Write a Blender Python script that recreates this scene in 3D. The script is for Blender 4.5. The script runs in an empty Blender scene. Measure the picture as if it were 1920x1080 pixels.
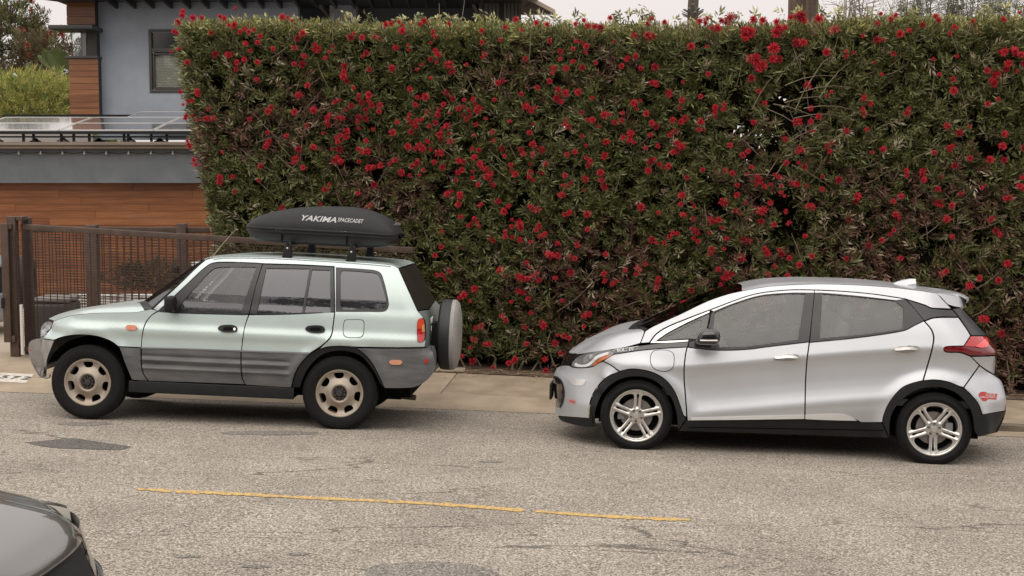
import bpy, bmesh, math, random
import numpy as np
from mathutils import Vector, Matrix
from mathutils.geometry import delaunay_2d_cdt

SC = bpy.context.scene
COL = SC.collection
random.seed(7); RNG = np.random.default_rng(7)

# ------------------------------------------------------------------ camera
F = 2560.0; TH = math.atan(220 / F); CAM = Vector((0, 0, 2.4))
cd = bpy.data.cameras.new('camera'); cam = bpy.data.objects.new('camera', cd); COL.objects.link(cam)
cam.location = CAM; cam.rotation_euler = (math.pi / 2 - TH, 0, 0)
cd.sensor_width = 36; cd.lens = F / 1920 * 36; cd.clip_start = 0.05; cd.clip_end = 2000
SC.camera = cam
# ------------------------------------------------------------------ sky and sun (overcast)
SUN_EL, SUN_AZ = math.radians(58), math.radians(200)
wd = bpy.data.worlds.new('World'); SC.world = wd; wd.use_nodes = True
wn = wd.node_tree; wn.nodes.clear()
w_out = wn.nodes.new('ShaderNodeOutputWorld'); w_bg = wn.nodes.new('ShaderNodeBackground')
sky = wn.nodes.new('ShaderNodeTexSky'); sky.sky_type = 'NISHITA'; sky.sun_disc = False
sky.sun_elevation = SUN_EL; sky.sun_rotation = SUN_AZ; sky.air_density = 1; sky.dust_density = 4
tc = wn.nodes.new('ShaderNodeTexCoord'); sep = wn.nodes.new('ShaderNodeSeparateXYZ')
ramp = wn.nodes.new('ShaderNodeValToRGB')            # cloud deck: zenith brighter than horizon
ramp.color_ramp.elements[0].position = 0.0; ramp.color_ramp.elements[0].color = (.50, .455, .44, 1)
ramp.color_ramp.elements[1].position = 1.0; ramp.color_ramp.elements[1].color = (.83, .80, .765, 1)
mul = wn.nodes.new('ShaderNodeVectorMath'); mul.operation = 'SCALE'; mul.inputs['Scale'].default_value = 15.0
mixw = wn.nodes.new('ShaderNodeMixRGB'); mixw.inputs[0].default_value = .93
L = wn.links.new
L(tc.outputs['Generated'], sep.inputs[0]); L(sep.outputs['Z'], ramp.inputs[0]); L(ramp.outputs[0], mul.inputs[0])
L(sky.outputs[0], mixw.inputs[1]); L(mul.outputs[0], mixw.inputs[2]); L(mixw.outputs[0], w_bg.inputs[0])
w_bg.inputs[1].default_value = 0.1; L(w_bg.outputs[0], w_out.inputs[0])
sd = bpy.data.lights.new('sun', 'SUN'); sd.energy = 1.35; sd.angle = math.radians(70); sd.color = (1, .93, .84)
sun = bpy.data.objects.new('sun', sd); COL.objects.link(sun)
sv = Vector((math.sin(SUN_AZ) * math.cos(SUN_EL), math.cos(SUN_AZ) * math.cos(SUN_EL), math.sin(SUN_EL)))
sun.rotation_euler = sv.to_track_quat('Z', 'Y').to_euler(); sun.location = (0, -5, 30)
vs = SC.view_settings; vs.view_transform = 'Standard'; vs.look = 'None'; vs.exposure = 0.2; vs.gamma = 1
vs.use_curve_mapping = False
SC.cycles.max_bounces = 8; SC.cycles.transparent_max_bounces = 12

# ------------------------------------------------------------------ helpers
cT, sT = math.cos(TH), math.sin(TH)
def ray(px, py):
    x = (px - 960) / F; z = -(py - 540) / F
    return Vector((x, cT + z * sT, -sT + z * cT))
def at(px, py, Y):
    r = ray(px, py); return CAM + r * (Y / r.y)

def tag(o, label=None, cat=None, group=None, kind=None):
    if label: o['label'] = label
    if cat: o['category'] = cat
    if group: o['group'] = group
    if kind: o['kind'] = kind
    return o
def empty(name, loc=(0, 0, 0), label=None, cat=None, group=None, parent=None):
    o = bpy.data.objects.new(name, None); o.location = loc; COL.objects.link(o); o.empty_display_size = .2
    if parent: o.parent = parent
    return tag(o, label, cat, group)
def link(name, me, parent=None, mat=None):
    o = bpy.data.objects.new(name, me); COL.objects.link(o)
    if parent: o.parent = parent
    if mat is not None and len(me.materials) == 0: me.materials.append(mat)
    return o
def mesh(name, verts, faces, mat=None, parent=None, smooth=False):
    me = bpy.data.meshes.new(name); me.from_pydata([tuple(v) for v in verts], [], faces); me.update()
    if smooth: me.polygons.foreach_set('use_smooth', [True] * len(me.polygons))
    return link(name, me, parent, mat)

class MB:
    """collects boxes, bars, lathes into one mesh"""
    def __init__(s): s.v = []; s.f = []
    def add(s, v, f):
        n = len(s.v); s.v += [tuple(p) for p in v]; s.f += [tuple(i + n for i in q) for q in f]; return s
    def box(s, x0, x1, y0, y1, z0, z1):
        v = [(x0,y0,z0),(x1,y0,z0),(x1,y1,z0),(x0,y1,z0),(x0,y0,z1),(x1,y0,z1),(x1,y1,z1),(x0,y1,z1)]
        return s.add(v, [(0,3,2,1),(4,5,6,7),(0,1,5,4),(1,2,6,5),(2,3,7,6),(3,0,4,7)])
    def bar(s, a, b, w, h=None, up=(0, 0, 1)):
        a, b = Vector(a), Vector(b); h = h or w; d = (b - a).normalized(); u = Vector(up)
        if abs(d.dot(u)) > .98: u = Vector((0, 1, 0))
        sd_ = d.cross(u).normalized() * w / 2; uu = sd_.cross(d).normalized() * h / 2
        v = [a-sd_-uu, a+sd_-uu, a+sd_+uu, a-sd_+uu, b-sd_-uu, b+sd_-uu, b+sd_+uu, b-sd_+uu]
        return s.add(v, [(0,3,2,1),(4,5,6,7),(0,1,5,4),(1,2,6,5),(2,3,7,6),(3,0,4,7)])
    def tube(s, pts, r, n=8, cap=True):
        pts = [Vector(p) for p in pts]; rs = r if isinstance(r, (list, tuple)) else [r] * len(pts)
        v = []; f = []
        for i, p in enumerate(pts):
            d = (pts[min(i+1, len(pts)-1)] - pts[max(i-1, 0)]).normalized()
            u = d.cross(Vector((0, 0, 1)) if abs(d.z) < .95 else Vector((0, 1, 0))).normalized(); w = d.cross(u)
            for k in range(n):
                a = 2*math.pi*k/n; v.append(p + (u*math.cos(a) + w*math.sin(a)) * rs[i])
        for i in range(len(pts)-1):
            for k in range(n):
                a = i*n+k; b = i*n+(k+1) % n; f.append((a, b, b+n, a+n))
        if cap: f.append(tuple(range(n))[::-1]); f.append(tuple(range((len(pts)-1)*n, len(pts)*n)))
        return s.add(v, f)
    def lathe(s, prof, n=48, axis='y', c=(0, 0, 0)):
        v = []; f = []
        for r, h in prof:
            for k in range(n):
                a = 2*math.pi*k/n; p = (r*math.cos(a), h, r*math.sin(a))
                if axis == 'z': p = (p[0], p[2], p[1])
                if axis == 'x': p = (p[1], p[0], p[2])
                v.append((p[0]+c[0], p[1]+c[1], p[2]+c[2]))
        for i in range(len(prof)-1):
            for k in range(n):
                a = i*n+k; b = i*n+(k+1) % n; f.append((a, b, b+n, a+n))
        return s.add(v, f)
    def build(s, name, mat=None, parent=None, smooth=False, bevel=0, angle=40):
        o = mesh(name, s.v, s.f, mat, parent)
        if smooth or bevel:
            bm = bmesh.new(); bm.from_mesh(o.data)
            if bevel:
                bmesh.ops.bevel(bm, geom=[e for e in bm.edges if len(e.link_faces) == 2 and e.calc_face_angle(0) > .6], offset=bevel, segments=3, affect='EDGES', profile=.5)
            bmesh.ops.recalc_face_normals(bm, faces=bm.faces)
            for fc in bm.faces: fc.smooth = True
            for e in bm.edges:
                if len(e.link_faces) == 2 and e.calc_face_angle(0) > math.radians(angle): e.smooth = False
            bm.to_mesh(o.data); bm.free()
        return o

def catmull(pts, closed=True, step=4.0):
    """polyline through points; a third element 1 marks a corner"""
    n = len(pts); out = []
    P = [Vector((p[0], p[1])) for p in pts]; cr = [len(p) > 2 and p[2] for p in pts]
    for i in range(n if closed else n-1):
        a, b = P[i], P[(i+1) % n]
        p0 = a if (cr[i] or (not closed and i == 0)) else P[i-1]
        j = (i+1) % n
        p3 = b if (cr[j] or (not closed and j == n-1)) else P[(i+2) % n]
        L_ = (b-a).length; m = max(1, int(math.ceil(L_/step)))
        for k in range(m):
            t = k/m; t2 = t*t; t3 = t2*t
            # centripetal-ish: plain with tangents limited by chord length
            m0 = (b-p0); m1 = (p3-a)
            if p0 is a: m0 = (b-a)
            else: m0 = m0.normalized()*L_
            if p3 is b: m1 = (b-a)
            else: m1 = m1.normalized()*L_
            out.append(a*(2*t3-3*t2+1) + m0*(t3-2*t2+t) + b*(-2*t3+3*t2) + m1*(t3-t2))
    if not closed: out.append(P[-1])
    return out
def table(tb):
    xs = np.array([t[0] for t in tb], float); ys = np.array([t[1] for t in tb], float)
    m = np.gradient(ys, xs)
    for i in range(1, len(xs)-1):
        a = (ys[i]-ys[i-1])/(xs[i]-xs[i-1]); b = (ys[i+1]-ys[i])/(xs[i+1]-xs[i])
        m[i] = 0 if a*b <= 0 else 2*a*b/(a+b)
    def fn(x):
        if x <= xs[0]: return float(ys[0])
        if x >= xs[-1]: return float(ys[-1])
        i = int(np.searchsorted(xs, x))-1; h = xs[i+1]-xs[i]; t = (x-xs[i])/h
        return float((2*t**3-3*t*t+1)*ys[i] + (t**3-2*t*t+t)*h*m[i] + (-2*t**3+3*t*t)*ys[i+1] + (t**3-t*t)*h*m[i+1])
    return fn
def inside(p, poly):
    x, y = p; c = False; n = len(poly); j = n-1
    for i in range(n):
        xi, yi = poly[i]; xj, yj = poly[j]
        if (yi > y) != (yj > y) and x < (xj-xi)*(y-yi)/(yj-yi)+xi: c = not c
        j = i
    return c
def shrink(poly, d):
    n = len(poly); A = sum(poly[i][0]*poly[(i+1) % n][1]-poly[(i+1) % n][0]*poly[i][1] for i in range(n))
    sg = 1 if A > 0 else -1; out = []
    for i in range(n):
        a, b, c = Vector(poly[i-1]), Vector(poly[i]), Vector(poly[(i+1) % n])
        t1, t2 = (b-a), (c-b)
        if t1.length < 1e-9 or t2.length < 1e-9: out.append((b.x, b.y)); continue
        t1.normalize(); t2.normalize()
        n1 = Vector((-t1.y, t1.x))*sg; n2 = Vector((-t2.y, t2.x))*sg
        m = n1+n2
        if m.length < .3: m = n1
        m = m.normalized()/max(.5, m.normalized().dot(n1)); out.append((b.x+m.x*d, b.y+m.y*d))
    return out
def field_mesh(outer, holes, fn, step, thick, extra=None):
    """triangulated height field over a 2D outline: fn(u,z)->(x,y,z); returns verts, faces with an inward rim"""
    pts = [Vector(p) for p in outer]; edges = [(i, (i+1) % len(outer)) for i in range(len(outer))]
    for h in holes:
        b = len(pts); pts += [Vector(p) for p in h]; edges += [(b+i, b+(i+1) % len(h)) for i in range(len(h))]
    us = [p[0] for p in outer]; zs = [p[1] for p in outer]
    bd = np.array([(p.x, p.y) for p in pts])
    u = min(us)+step*.5; row = 0
    cand = []
    while u < max(us):
        z = min(zs)+step*(.5 if row % 2 else .0)
        while z < max(zs): cand.append((u, z)); z += step
        u += step*.87; row += 1
    if extra: cand = [c for c in cand if not extra[0](c)] + extra[1]
    for c in cand:
        if np.min((bd[:, 0]-c[0])**2+(bd[:, 1]-c[1])**2) < (step*.4)**2: continue
        if inside(c, outer) and not any(inside(c, h) for h in holes): pts.append(Vector(c))
    vo, eo, fo, _, _, _ = delaunay_2d_cdt(pts, edges, [], 0, 1e-6)
    keep = []
    for f in fo:
        cx = sum(vo[i][0] for i in f)/3; cy = sum(vo[i][1] for i in f)/3
        if inside((cx, cy), outer) and not any(inside((cx, cy), h) for h in holes): keep.append(tuple(f))
    V = [Vector(fn(v[0], v[1])) for v in vo]
    # orient: uz winding -> normal towards -y
    Fc = []
    for f in keep:
        a, b, c = (vo[i] for i in f)
        ar = (b[0]-a[0])*(c[1]-a[1])-(c[0]-a[0])*(b[1]-a[1])
        Fc.append(f if ar > 0 else f[::-1])
    ns = len(Fc)
    if thick:
        ec = {}
        for f in Fc:
            for i in range(3): ec[(f[i], f[(i+1) % 3])] = 1
        for (a, b) in list(ec):
            if (b, a) not in ec:
                n = len(V); d = Vector((0, thick, 0))
                V += [V[a].copy(), V[b].copy(), V[b]+d, V[a]+d]; Fc.append((n+1, n, n+3, n+2))
    return V, Fc

# ------------------------------------------------------------------ materials
MATS = {}
def mat(name, col=(.5, .5, .5), rough=.6, metal=0., spec=.5, coat=0., noise=None, bump=None, col2=None, trans=0, emit=None, coords='Object', alpha=1, sheen=0):
    if name in MATS: return MATS[name]
    m = bpy.data.materials.new(name); m.use_nodes = True; nt = m.node_tree; b = nt.nodes['Principled BSDF']
    b.inputs['Base Color'].default_value = (*col, 1); b.inputs['Roughness'].default_value = rough
    b.inputs['Metallic'].default_value = metal; b.inputs['Specular IOR Level'].default_value = spec
    b.inputs['Coat Weight'].default_value = coat; b.inputs['Coat Roughness'].default_value = .04
    b.inputs['Transmission Weight'].default_value = trans
    if emit: b.inputs['Emission Color'].default_value = (*col, 1); b.inputs['Emission Strength'].default_value = emit
    if noise or bump:
        t = nt.nodes.new('ShaderNodeTexCoord')
    if noise:      # (scale, detail, low, high, stretch)
        sc, de, lo, hi = noise[:4]; st = noise[4] if len(noise) > 4 else (1, 1, 1)
        mp = nt.nodes.new('ShaderNodeMapping'); mp.inputs['Scale'].default_value = st
        nz = nt.nodes.new('ShaderNodeTexNoise'); nz.inputs['Scale'].default_value = sc; nz.inputs['Detail'].default_value = de; nz.inputs['Roughness'].default_value = .6
        rp = nt.nodes.new('ShaderNodeMapRange'); rp.inputs['From Min'].default_value = lo; rp.inputs['From Max'].default_value = hi
        mx = nt.nodes.new('ShaderNodeMixRGB'); mx.inputs[1].default_value = (*col, 1); mx.inputs[2].default_value = (*(col2 or [c*.6 for c in col]), 1)
        nt.links.new(t.outputs[coords], mp.inputs[0]); nt.links.new(mp.outputs[0], nz.inputs['Vector'])
        nt.links.new(nz.outputs['Fac'], rp.inputs['Value']); nt.links.new(rp.outputs[0], mx.inputs[0]); nt.links.new(mx.outputs[0], b.inputs['Base Color'])
    if bump:       # (scale, strength, distance)
        nb = nt.nodes.new('ShaderNodeTexNoise'); nb.inputs['Scale'].default_value = bump[0]; nb.inputs['Detail'].default_value = 6
        bp = nt.nodes.new('ShaderNodeBump'); bp.inputs['Strength'].default_value = bump[1]; bp.inputs['Distance'].default_value = bump[2]
        nt.links.new(t.outputs[coords], nb.inputs['Vector']); nt.links.new(nb.outputs['Fac'], bp.inputs['Height']); nt.links.new(bp.outputs[0], b.inputs['Normal'])
    MATS[name] = m; return m

def glass_mat(name, tint, film, refl=1.5, film_col=(.5, .5, .5), gcol=.95):
    m = bpy.data.materials.new(name); m.use_nodes = True; nt = m.node_tree; nt.nodes.clear()
    o = nt.nodes.new('ShaderNodeOutputMaterial'); tr = nt.nodes.new('ShaderNodeBsdfTransparent'); tr.inputs[0].default_value = (*tint, 1)
    gl = nt.nodes.new('ShaderNodeBsdfGlossy'); gl.inputs['Roughness'].default_value = .015; gl.inputs[0].default_value = (gcol, gcol, gcol*1.04, 1)
    df = nt.nodes.new('ShaderNodeBsdfDiffuse'); df.inputs[0].default_value = (*film_col, 1)
    fr = nt.nodes.new('ShaderNodeFresnel'); fr.inputs[0].default_value = refl
    m1 = nt.nodes.new('ShaderNodeMixShader'); m2 = nt.nodes.new('ShaderNodeMixShader')
    tcn = nt.nodes.new('ShaderNodeTexCoord'); nz = nt.nodes.new('ShaderNodeTexNoise'); nz.inputs['Scale'].default_value = 9; nz.inputs['Detail'].default_value = 8
    mr = nt.nodes.new('ShaderNodeMapRange'); mr.inputs['From Min'].default_value = .3; mr.inputs['From Max'].default_value = .75
    mr.inputs['To Min'].default_value = film*.85; mr.inputs['To Max'].default_value = film*1.2
    nt.links.new(tcn.outputs['Object'], nz.inputs['Vector']); nt.links.new(nz.outputs['Fac'], mr.inputs[0]); nt.links.new(mr.outputs[0], m1.inputs[0])
    nt.links.new(tr.outputs[0], m1.inputs[1]); nt.links.new(df.outputs[0], m1.inputs[2])
    nt.links.new(fr.outputs[0], m2.inputs[0]); nt.links.new(m1.outputs[0], m2.inputs[1]); nt.links.new(gl.outputs[0], m2.inputs[2])
    nt.links.new(m2.outputs[0], o.inputs[0]); MATS[name] = m; return m

def asphalt(name, base, dark, crack=True, seed=0.):
    m = bpy.data.materials.new(name); m.use_nodes = True; nt = m.node_tree; b = nt.nodes['Principled BSDF']; N = nt.nodes.new; K = nt.links.new
    tcn = N('ShaderNodeTexCoord')
    n1 = N('ShaderNodeTexNoise'); n1.inputs['Scale'].default_value = 68; n1.inputs['Detail'].default_value = 3; n1.inputs['Roughness'].default_value = .8
    r1 = N('ShaderNodeValToRGB'); r1.color_ramp.elements[0].position = .38; r1.color_ramp.elements[1].position = .62
    r1.color_ramp.elements[0].color = (*dark, 1); r1.color_ramp.elements[1].color = (*base, 1)
    vo = N('ShaderNodeTexVoronoi'); vo.inputs['Scale'].default_value = 85
    vm = N('ShaderNodeMapRange'); vm.inputs['From Max'].default_value = 1.; vm.inputs['To Min'].default_value = .62; vm.inputs['To Max'].default_value = 1.38
    sv_ = N('ShaderNodeSeparateColor')
    big = N('ShaderNodeTexNoise'); big.inputs['Scale'].default_value = .9; big.inputs['Detail'].default_value = 5
    bmr = N('ShaderNodeMapRange'); bmr.inputs['From Min'].default_value = .3; bmr.inputs['From Max'].default_value = .7; bmr.inputs['To Min'].default_value = .84; bmr.inputs['To Max'].default_value = 1.12
    m1 = N('ShaderNodeVectorMath'); m1.operation = 'SCALE'; m2 = N('ShaderNodeVectorMath'); m2.operation = 'SCALE'
    K(tcn.outputs['Object'], n1.inputs['Vector']); K(tcn.outputs['Object'], vo.inputs['Vector']); K(tcn.outputs['Object'], big.inputs['Vector'])
    K(n1.outputs['Fac'], r1.inputs[0]); K(vo.outputs['Color'], sv_.inputs[0]); K(sv_.outputs[0], vm.inputs[0]); K(big.outputs['Fac'], bmr.inputs[0])
    K(r1.outputs[0], m1.inputs[0]); K(vm.outputs[0], m1.inputs['Scale']); K(m1.outputs[0], m2.inputs[0]); K(bmr.outputs[0], m2.inputs['Scale'])
    colr = m2.outputs[0]; hgt = n1.outputs['Fac']
    if crack:
        prev = colr
        for (sx, sy, sc, w, msc, lo, hi, dist) in ((.28, 1.5, 1.1, .011, .55, .47, .56, .3), (1, 1, 2.6, .010, .8, .50, .60, .5)):
            mp = N('ShaderNodeMapping'); mp.inputs['Scale'].default_value = (sx, sy, 1); mp.inputs['Location'].default_value = (seed+sx*3, sy, 0)
            dn = N('ShaderNodeTexNoise'); dn.inputs['Scale'].default_value = 3; dn.inputs['Detail'].default_value = 6
            ma = N('ShaderNodeVectorMath'); ma.operation = 'MULTIPLY_ADD'; ma.inputs[1].default_value = (dist,)*3
            v2 = N('ShaderNodeTexVoronoi'); v2.feature = 'DISTANCE_TO_EDGE'; v2.inputs['Scale'].default_value = sc
            ls = N('ShaderNodeMapRange'); ls.inputs['From Min'].default_value = w*.3; ls.inputs['From Max'].default_value = w; ls.inputs['To Min'].default_value = 1; ls.inputs['To Max'].default_value = 0
            mk = N('ShaderNodeTexNoise'); mk.inputs['Scale'].default_value = msc; mk.inputs['Detail'].default_value = 3
            mm = N('ShaderNodeMapRange'); mm.inputs['From Min'].default_value = lo; mm.inputs['From Max'].default_value = hi
            pr = N('ShaderNodeMath'); pr.operation = 'MULTIPLY'; p2 = N('ShaderNodeMath'); p2.operation = 'MULTIPLY'; p2.inputs[1].default_value = .62
            mx = N('ShaderNodeMixRGB'); mx.inputs[2].default_value = (.035, .03, .027, 1)
            K(tcn.outputs['Object'], mp.inputs[0]); K(mp.outputs[0], dn.inputs['Vector']); K(dn.outputs['Color'], ma.inputs[0]); K(mp.outputs[0], ma.inputs[2])
            K(ma.outputs[0], v2.inputs['Vector']); K(v2.outputs['Distance'], ls.inputs[0]); K(mp.outputs[0], mk.inputs['Vector']); K(mk.outputs['Fac'], mm.inputs[0])
            K(ls.outputs[0], pr.inputs[0]); K(mm.outputs[0], pr.inputs[1]); K(pr.outputs[0], p2.inputs[0]); K(p2.outputs[0], mx.inputs[0]); K(prev, mx.inputs[1]); prev = mx.outputs[0]
        colr = prev
    K(colr, b.inputs['Base Color']); b.inputs['Roughness'].default_value = .9; b.inputs['Specular IOR Level'].default_value = .25
    bp = N('ShaderNodeBump'); bp.inputs['Strength'].default_value = .7; bp.inputs['Distance'].default_value = .006
    K(hgt, bp.inputs['Height']); K(bp.outputs[0], b.inputs['Normal'])
    MATS[name] = m; return m

def attr_mat(name, rough=.5, trans=.25, spec=.4):
    """leaves: colour from a per-leaf attribute, some light through the blade"""
    m = bpy.data.materials.new(name); m.use_nodes = True; nt = m.node_tree; b = nt.nodes['Principled BSDF']
    a = nt.nodes.new('ShaderNodeAttribute'); a.attribute_name = 'leaf_colour'
    nt.links.new(a.outputs['Color'], b.inputs['Base Color']); b.inputs['Roughness'].default_value = rough; b.inputs['Specular IOR Level'].default_value = spec
    tl = nt.nodes.new('ShaderNodeBsdfTranslucent'); mx = nt.nodes.new('ShaderNodeMixShader'); mx.inputs[0].default_value = trans
    nt.links.new(a.outputs['Color'], tl.inputs[0]); out = nt.nodes['Material Output']
    nt.links.new(b.outputs[0], mx.inputs[1]); nt.links.new(tl.outputs[0], mx.inputs[2]); nt.links.new(mx.outputs[0], out.inputs[0])
    MATS[name] = m; return m

ASPH = asphalt('worn_asphalt', (.53, .47, .40), (.10, .087, .074))
ASPH2 = asphalt('dark_asphalt', (.20, .185, .17), (.06, .055, .05), crack=False)
ASPH3 = asphalt('stained_asphalt', (.34, .31, .275), (.09, .08, .07), crack=False)
CONC = mat('pale_concrete', (.375, .298, .215), .85, noise=(3.5, 10, .35, .7), col2=(.245, .19, .135), bump=(90, .35, .003))
CONC2 = mat('pale_concrete_apron', (.40, .32, .235), .88, noise=(2.2, 12, .35, .7), col2=(.26, .205, .145), bump=(120, .4, .003))
CURBM = mat('grimy_curb_concrete', (.20, .165, .125), .9, noise=(5, 8, .3, .7), col2=(.08, .065, .05), bump=(60, .5, .005))
SOIL = mat('leaf_litter_soil', (.15, .10, .065), .95, noise=(9, 8, .35, .65), col2=(.07, .045, .03), bump=(40, 1, .02))
DRIVE = mat('driveway_concrete', (.50, .42, .34), .85, noise=(2, 8, .3, .7), col2=(.40, .33, .26), bump=(60, .2, .003))
STUC = mat('blue_grey_stucco', (.40, .44, .50), .9, noise=(2.2, 10, .3, .75), col2=(.32, .355, .40), bump=(45, .5, .008))
STUC2 = mat('slate_grey_stucco', (.17, .185, .20), .9, noise=(2.2, 10, .3, .75), col2=(.115, .13, .145), bump=(45, .4, .006))
SIDING = mat('grey_siding', (.25, .245, .24), .8, noise=(5, 8, .3, .7, (6, 1, 1)), col2=(.19, .19, .19))
FASC = mat('bleached_fascia', (.32, .27, .22), .75, noise=(3, 8, .35, .65, (.4, 1, 4)), col2=(.2, .16, .13))
DARKT = mat('dark_trim', (.035, .033, .032), .5)
DARKM = mat('black_metal', (.012, .012, .013), .45, metal=.3)
WFRAME = mat('window_frame_bronze', (.065, .062, .058), .45)
BLIND = mat('blind_slat', (.78, .76, .66), .7)
FENCEM = mat('brown_painted_steel', (.062, .038, .028), .55, noise=(8, 8, .4, .7), col2=(.095, .062, .045))
WIREM = mat('brown_wire', (.045, .022, .016), .6)
WHITEP = mat('white_pipe', (.62, .60, .56), .5)
CORE = mat('hedge_inner_shade', (.016, .014, .008), 1, noise=(20, 6, .3, .7), col2=(.006, .006, .004), spec=.1, bump=(30, 1, .03))
LEAF = attr_mat('hedge_leaf', .38, .22, .6); LEAF2 = attr_mat('shrub_leaf', .6, .35)
REDF = mat('red_stamens', (.66, .035, .06), .6, noise=(40, 3, .4, .7), col2=(.42, .012, .025))
REDC = mat('red_flower_heart', (.16, .015, .012), .8)
BARK = mat('bark', (.16, .12, .09), .9, noise=(12, 6, .3, .7, (1, 1, .2)), col2=(.07, .05, .04), bump=(20, .8, .02))
POLEW = mat('pole_timber', (.17, .115, .085), .9, noise=(14, 8, .35, .65, (1, 1, .06)), col2=(.07, .045, .035), bump=(30, .8, .01))
def woodmat(name, c, c2):
    m = mat(name, c, .42, noise=(3.2, 9, .32, .68, (.35, 1, 7)), col2=c2, coat=.25); return m
WOODS = [woodmat('oiled_cedar', (.29, .108, .036), (.15, .05, .017)), woodmat('light_cedar', (.34, .135, .047), (.19, .066, .022)), woodmat('dark_cedar', (.25, .088, .029), (.13, .043, .015))]
YEL = bpy.data.materials.new('worn_yellow_paint')
def build_yel():
    YEL.use_nodes = True; nt = YEL.node_tree; b = nt.nodes['Principled BSDF']; N = nt.nodes.new; K = nt.links.new
    t = N('ShaderNodeTexCoord'); n = N('ShaderNodeTexNoise'); n.inputs['Scale'].default_value = 38; n.inputs['Detail'].default_value = 6; n.inputs['Roughness'].default_value = .75
    r = N('ShaderNodeValToRGB'); r.color_ramp.elements[0].position = .44; r.color_ramp.elements[0].color = (.24, .19, .13, 1)
    r.color_ramp.elements[1].position = .5; r.color_ramp.elements[1].color = (.62, .40, .13, 1)
    K(t.outputs['Object'], n.inputs['Vector']); K(n.outputs['Fac'], r.inputs[0]); K(r.outputs[0], b.inputs['Base Color']); b.inputs['Roughness'].default_value = .8
build_yel()

# ------------------------------------------------------------------ the ground
SL = -.029                                   # fall of the street towards the right
def curbY(x): return 14.31-.063*x
def backY(x): return 16.2-.125*x             # back of the sidewalk
def hedgeY(x): return 16.52-.14*x
PROF = table([(-14, .02), (-9.4, -.075), (-8, -.05), (-6.5, -.015), (-4.6, .0), (-3, -.04), (-1.75, -.075), (-.6, -.125), (0, -.151)])
def gz(x, y):
    t = y-curbY(x)
    if t <= 0: return SL*x+PROF(t)
    sw = max(backY(x)-curbY(x), .5)
    if x < 3.4:
        a = .62
        if t < a: return SL*x-.151+.065*t/a
        return SL*x-.086+.035*min(1, (t-a)/(sw-a))+.01*max(0, t-sw)
    return SL*x-.091+.035*min(1, t/sw)+.01*max(0, t-sw)
def hitground(px, py, dz=0):
    r = ray(px, py); lo, hi = 1., 60.
    for _ in range(50):
        m = (lo+hi)/2; p = CAM+r*m
        if p.z > gz(p.x, p.y)+dz: lo = m
        else: hi = m
    return CAM+r*lo
def strip(name, xs, y0, y1, ny, m, dz=0., parent=None):
    v = []; f = []
    for x in xs:
        for j in range(ny+1):
            y = y0(x)+(y1(x)-y0(x))*j/ny; v.append((x, y, gz(x, y)+dz))
    for i in range(len(xs)-1):
        for j in range(ny):
            a = i*(ny+1)+j; f.append((a, a+ny+1, a+ny+2, a+1))
    return mesh(name, v, f, m, parent, True)
xs = list(np.linspace(-40, 40, 161))
tag(strip('road', xs, lambda x: curbY(x)-9.4, lambda x: curbY(x)-.001, 60, ASPH), kind='structure')
# everything else: one broad ground sheet below, reaching the horizon
g = []
mesh_pts = []
gx = np.concatenate([np.linspace(-400, -40, 10), np.linspace(-36, 36, 37), np.linspace(40, 400, 10)])
gyy = np.concatenate([np.linspace(-300, -20, 8), np.linspace(-16, 60, 77), np.linspace(80, 600, 10)])
v = []; f = []
for x in gx:
    for y in gyy:
        xx = max(-36, min(36, x)); t = y-curbY(xx)
        z = SL*xx-.26
        if y > backY(xx): z = SL*xx-.4
        v.append((x, y, z))
ny = len(gyy)
for i in range(len(gx)-1):
    for j in range(ny-1): f.append((i*ny+j, (i+1)*ny+j, (i+1)*ny+j+1, i*ny+j+1))
tag(mesh('ground', v, f, SOIL, None, True), kind='structure')
# apron (rolled driveway kerb) left and centre, low kerb at the right
xl = list(np.linspace(-30, 3.4, 68))
tag(strip('driveway_apron', xl, lambda x: curbY(x), lambda x: curbY(x)+.618, 3, CONC2, .003), kind='structure')
kb = MB()
xr = list(np.linspace(3.41, 30, 40))
for i in range(len(xr)-1):
    a, b_ = xr[i], xr[i+1]
    q = []
    for x in (a, b_):
        y = curbY(x); z = SL*x-.151
        q += [(x, y, z-.1), (x, y+.015, z+.062), (x, y+.15, z+.064), (x, y+.15, z-.1)]
    kb.add(q, [(0, 4, 5, 1), (1, 5, 6, 2), (2, 6, 7, 3)])
tag(kb.build('kerb', CURBM), kind='structure')
gut = strip('gutter', list(np.linspace(3.3, 30, 40)), lambda x: curbY(x)-.38, lambda x: curbY(x)-.002, 2, CONC, .005); tag(gut, kind='structure')
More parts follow.
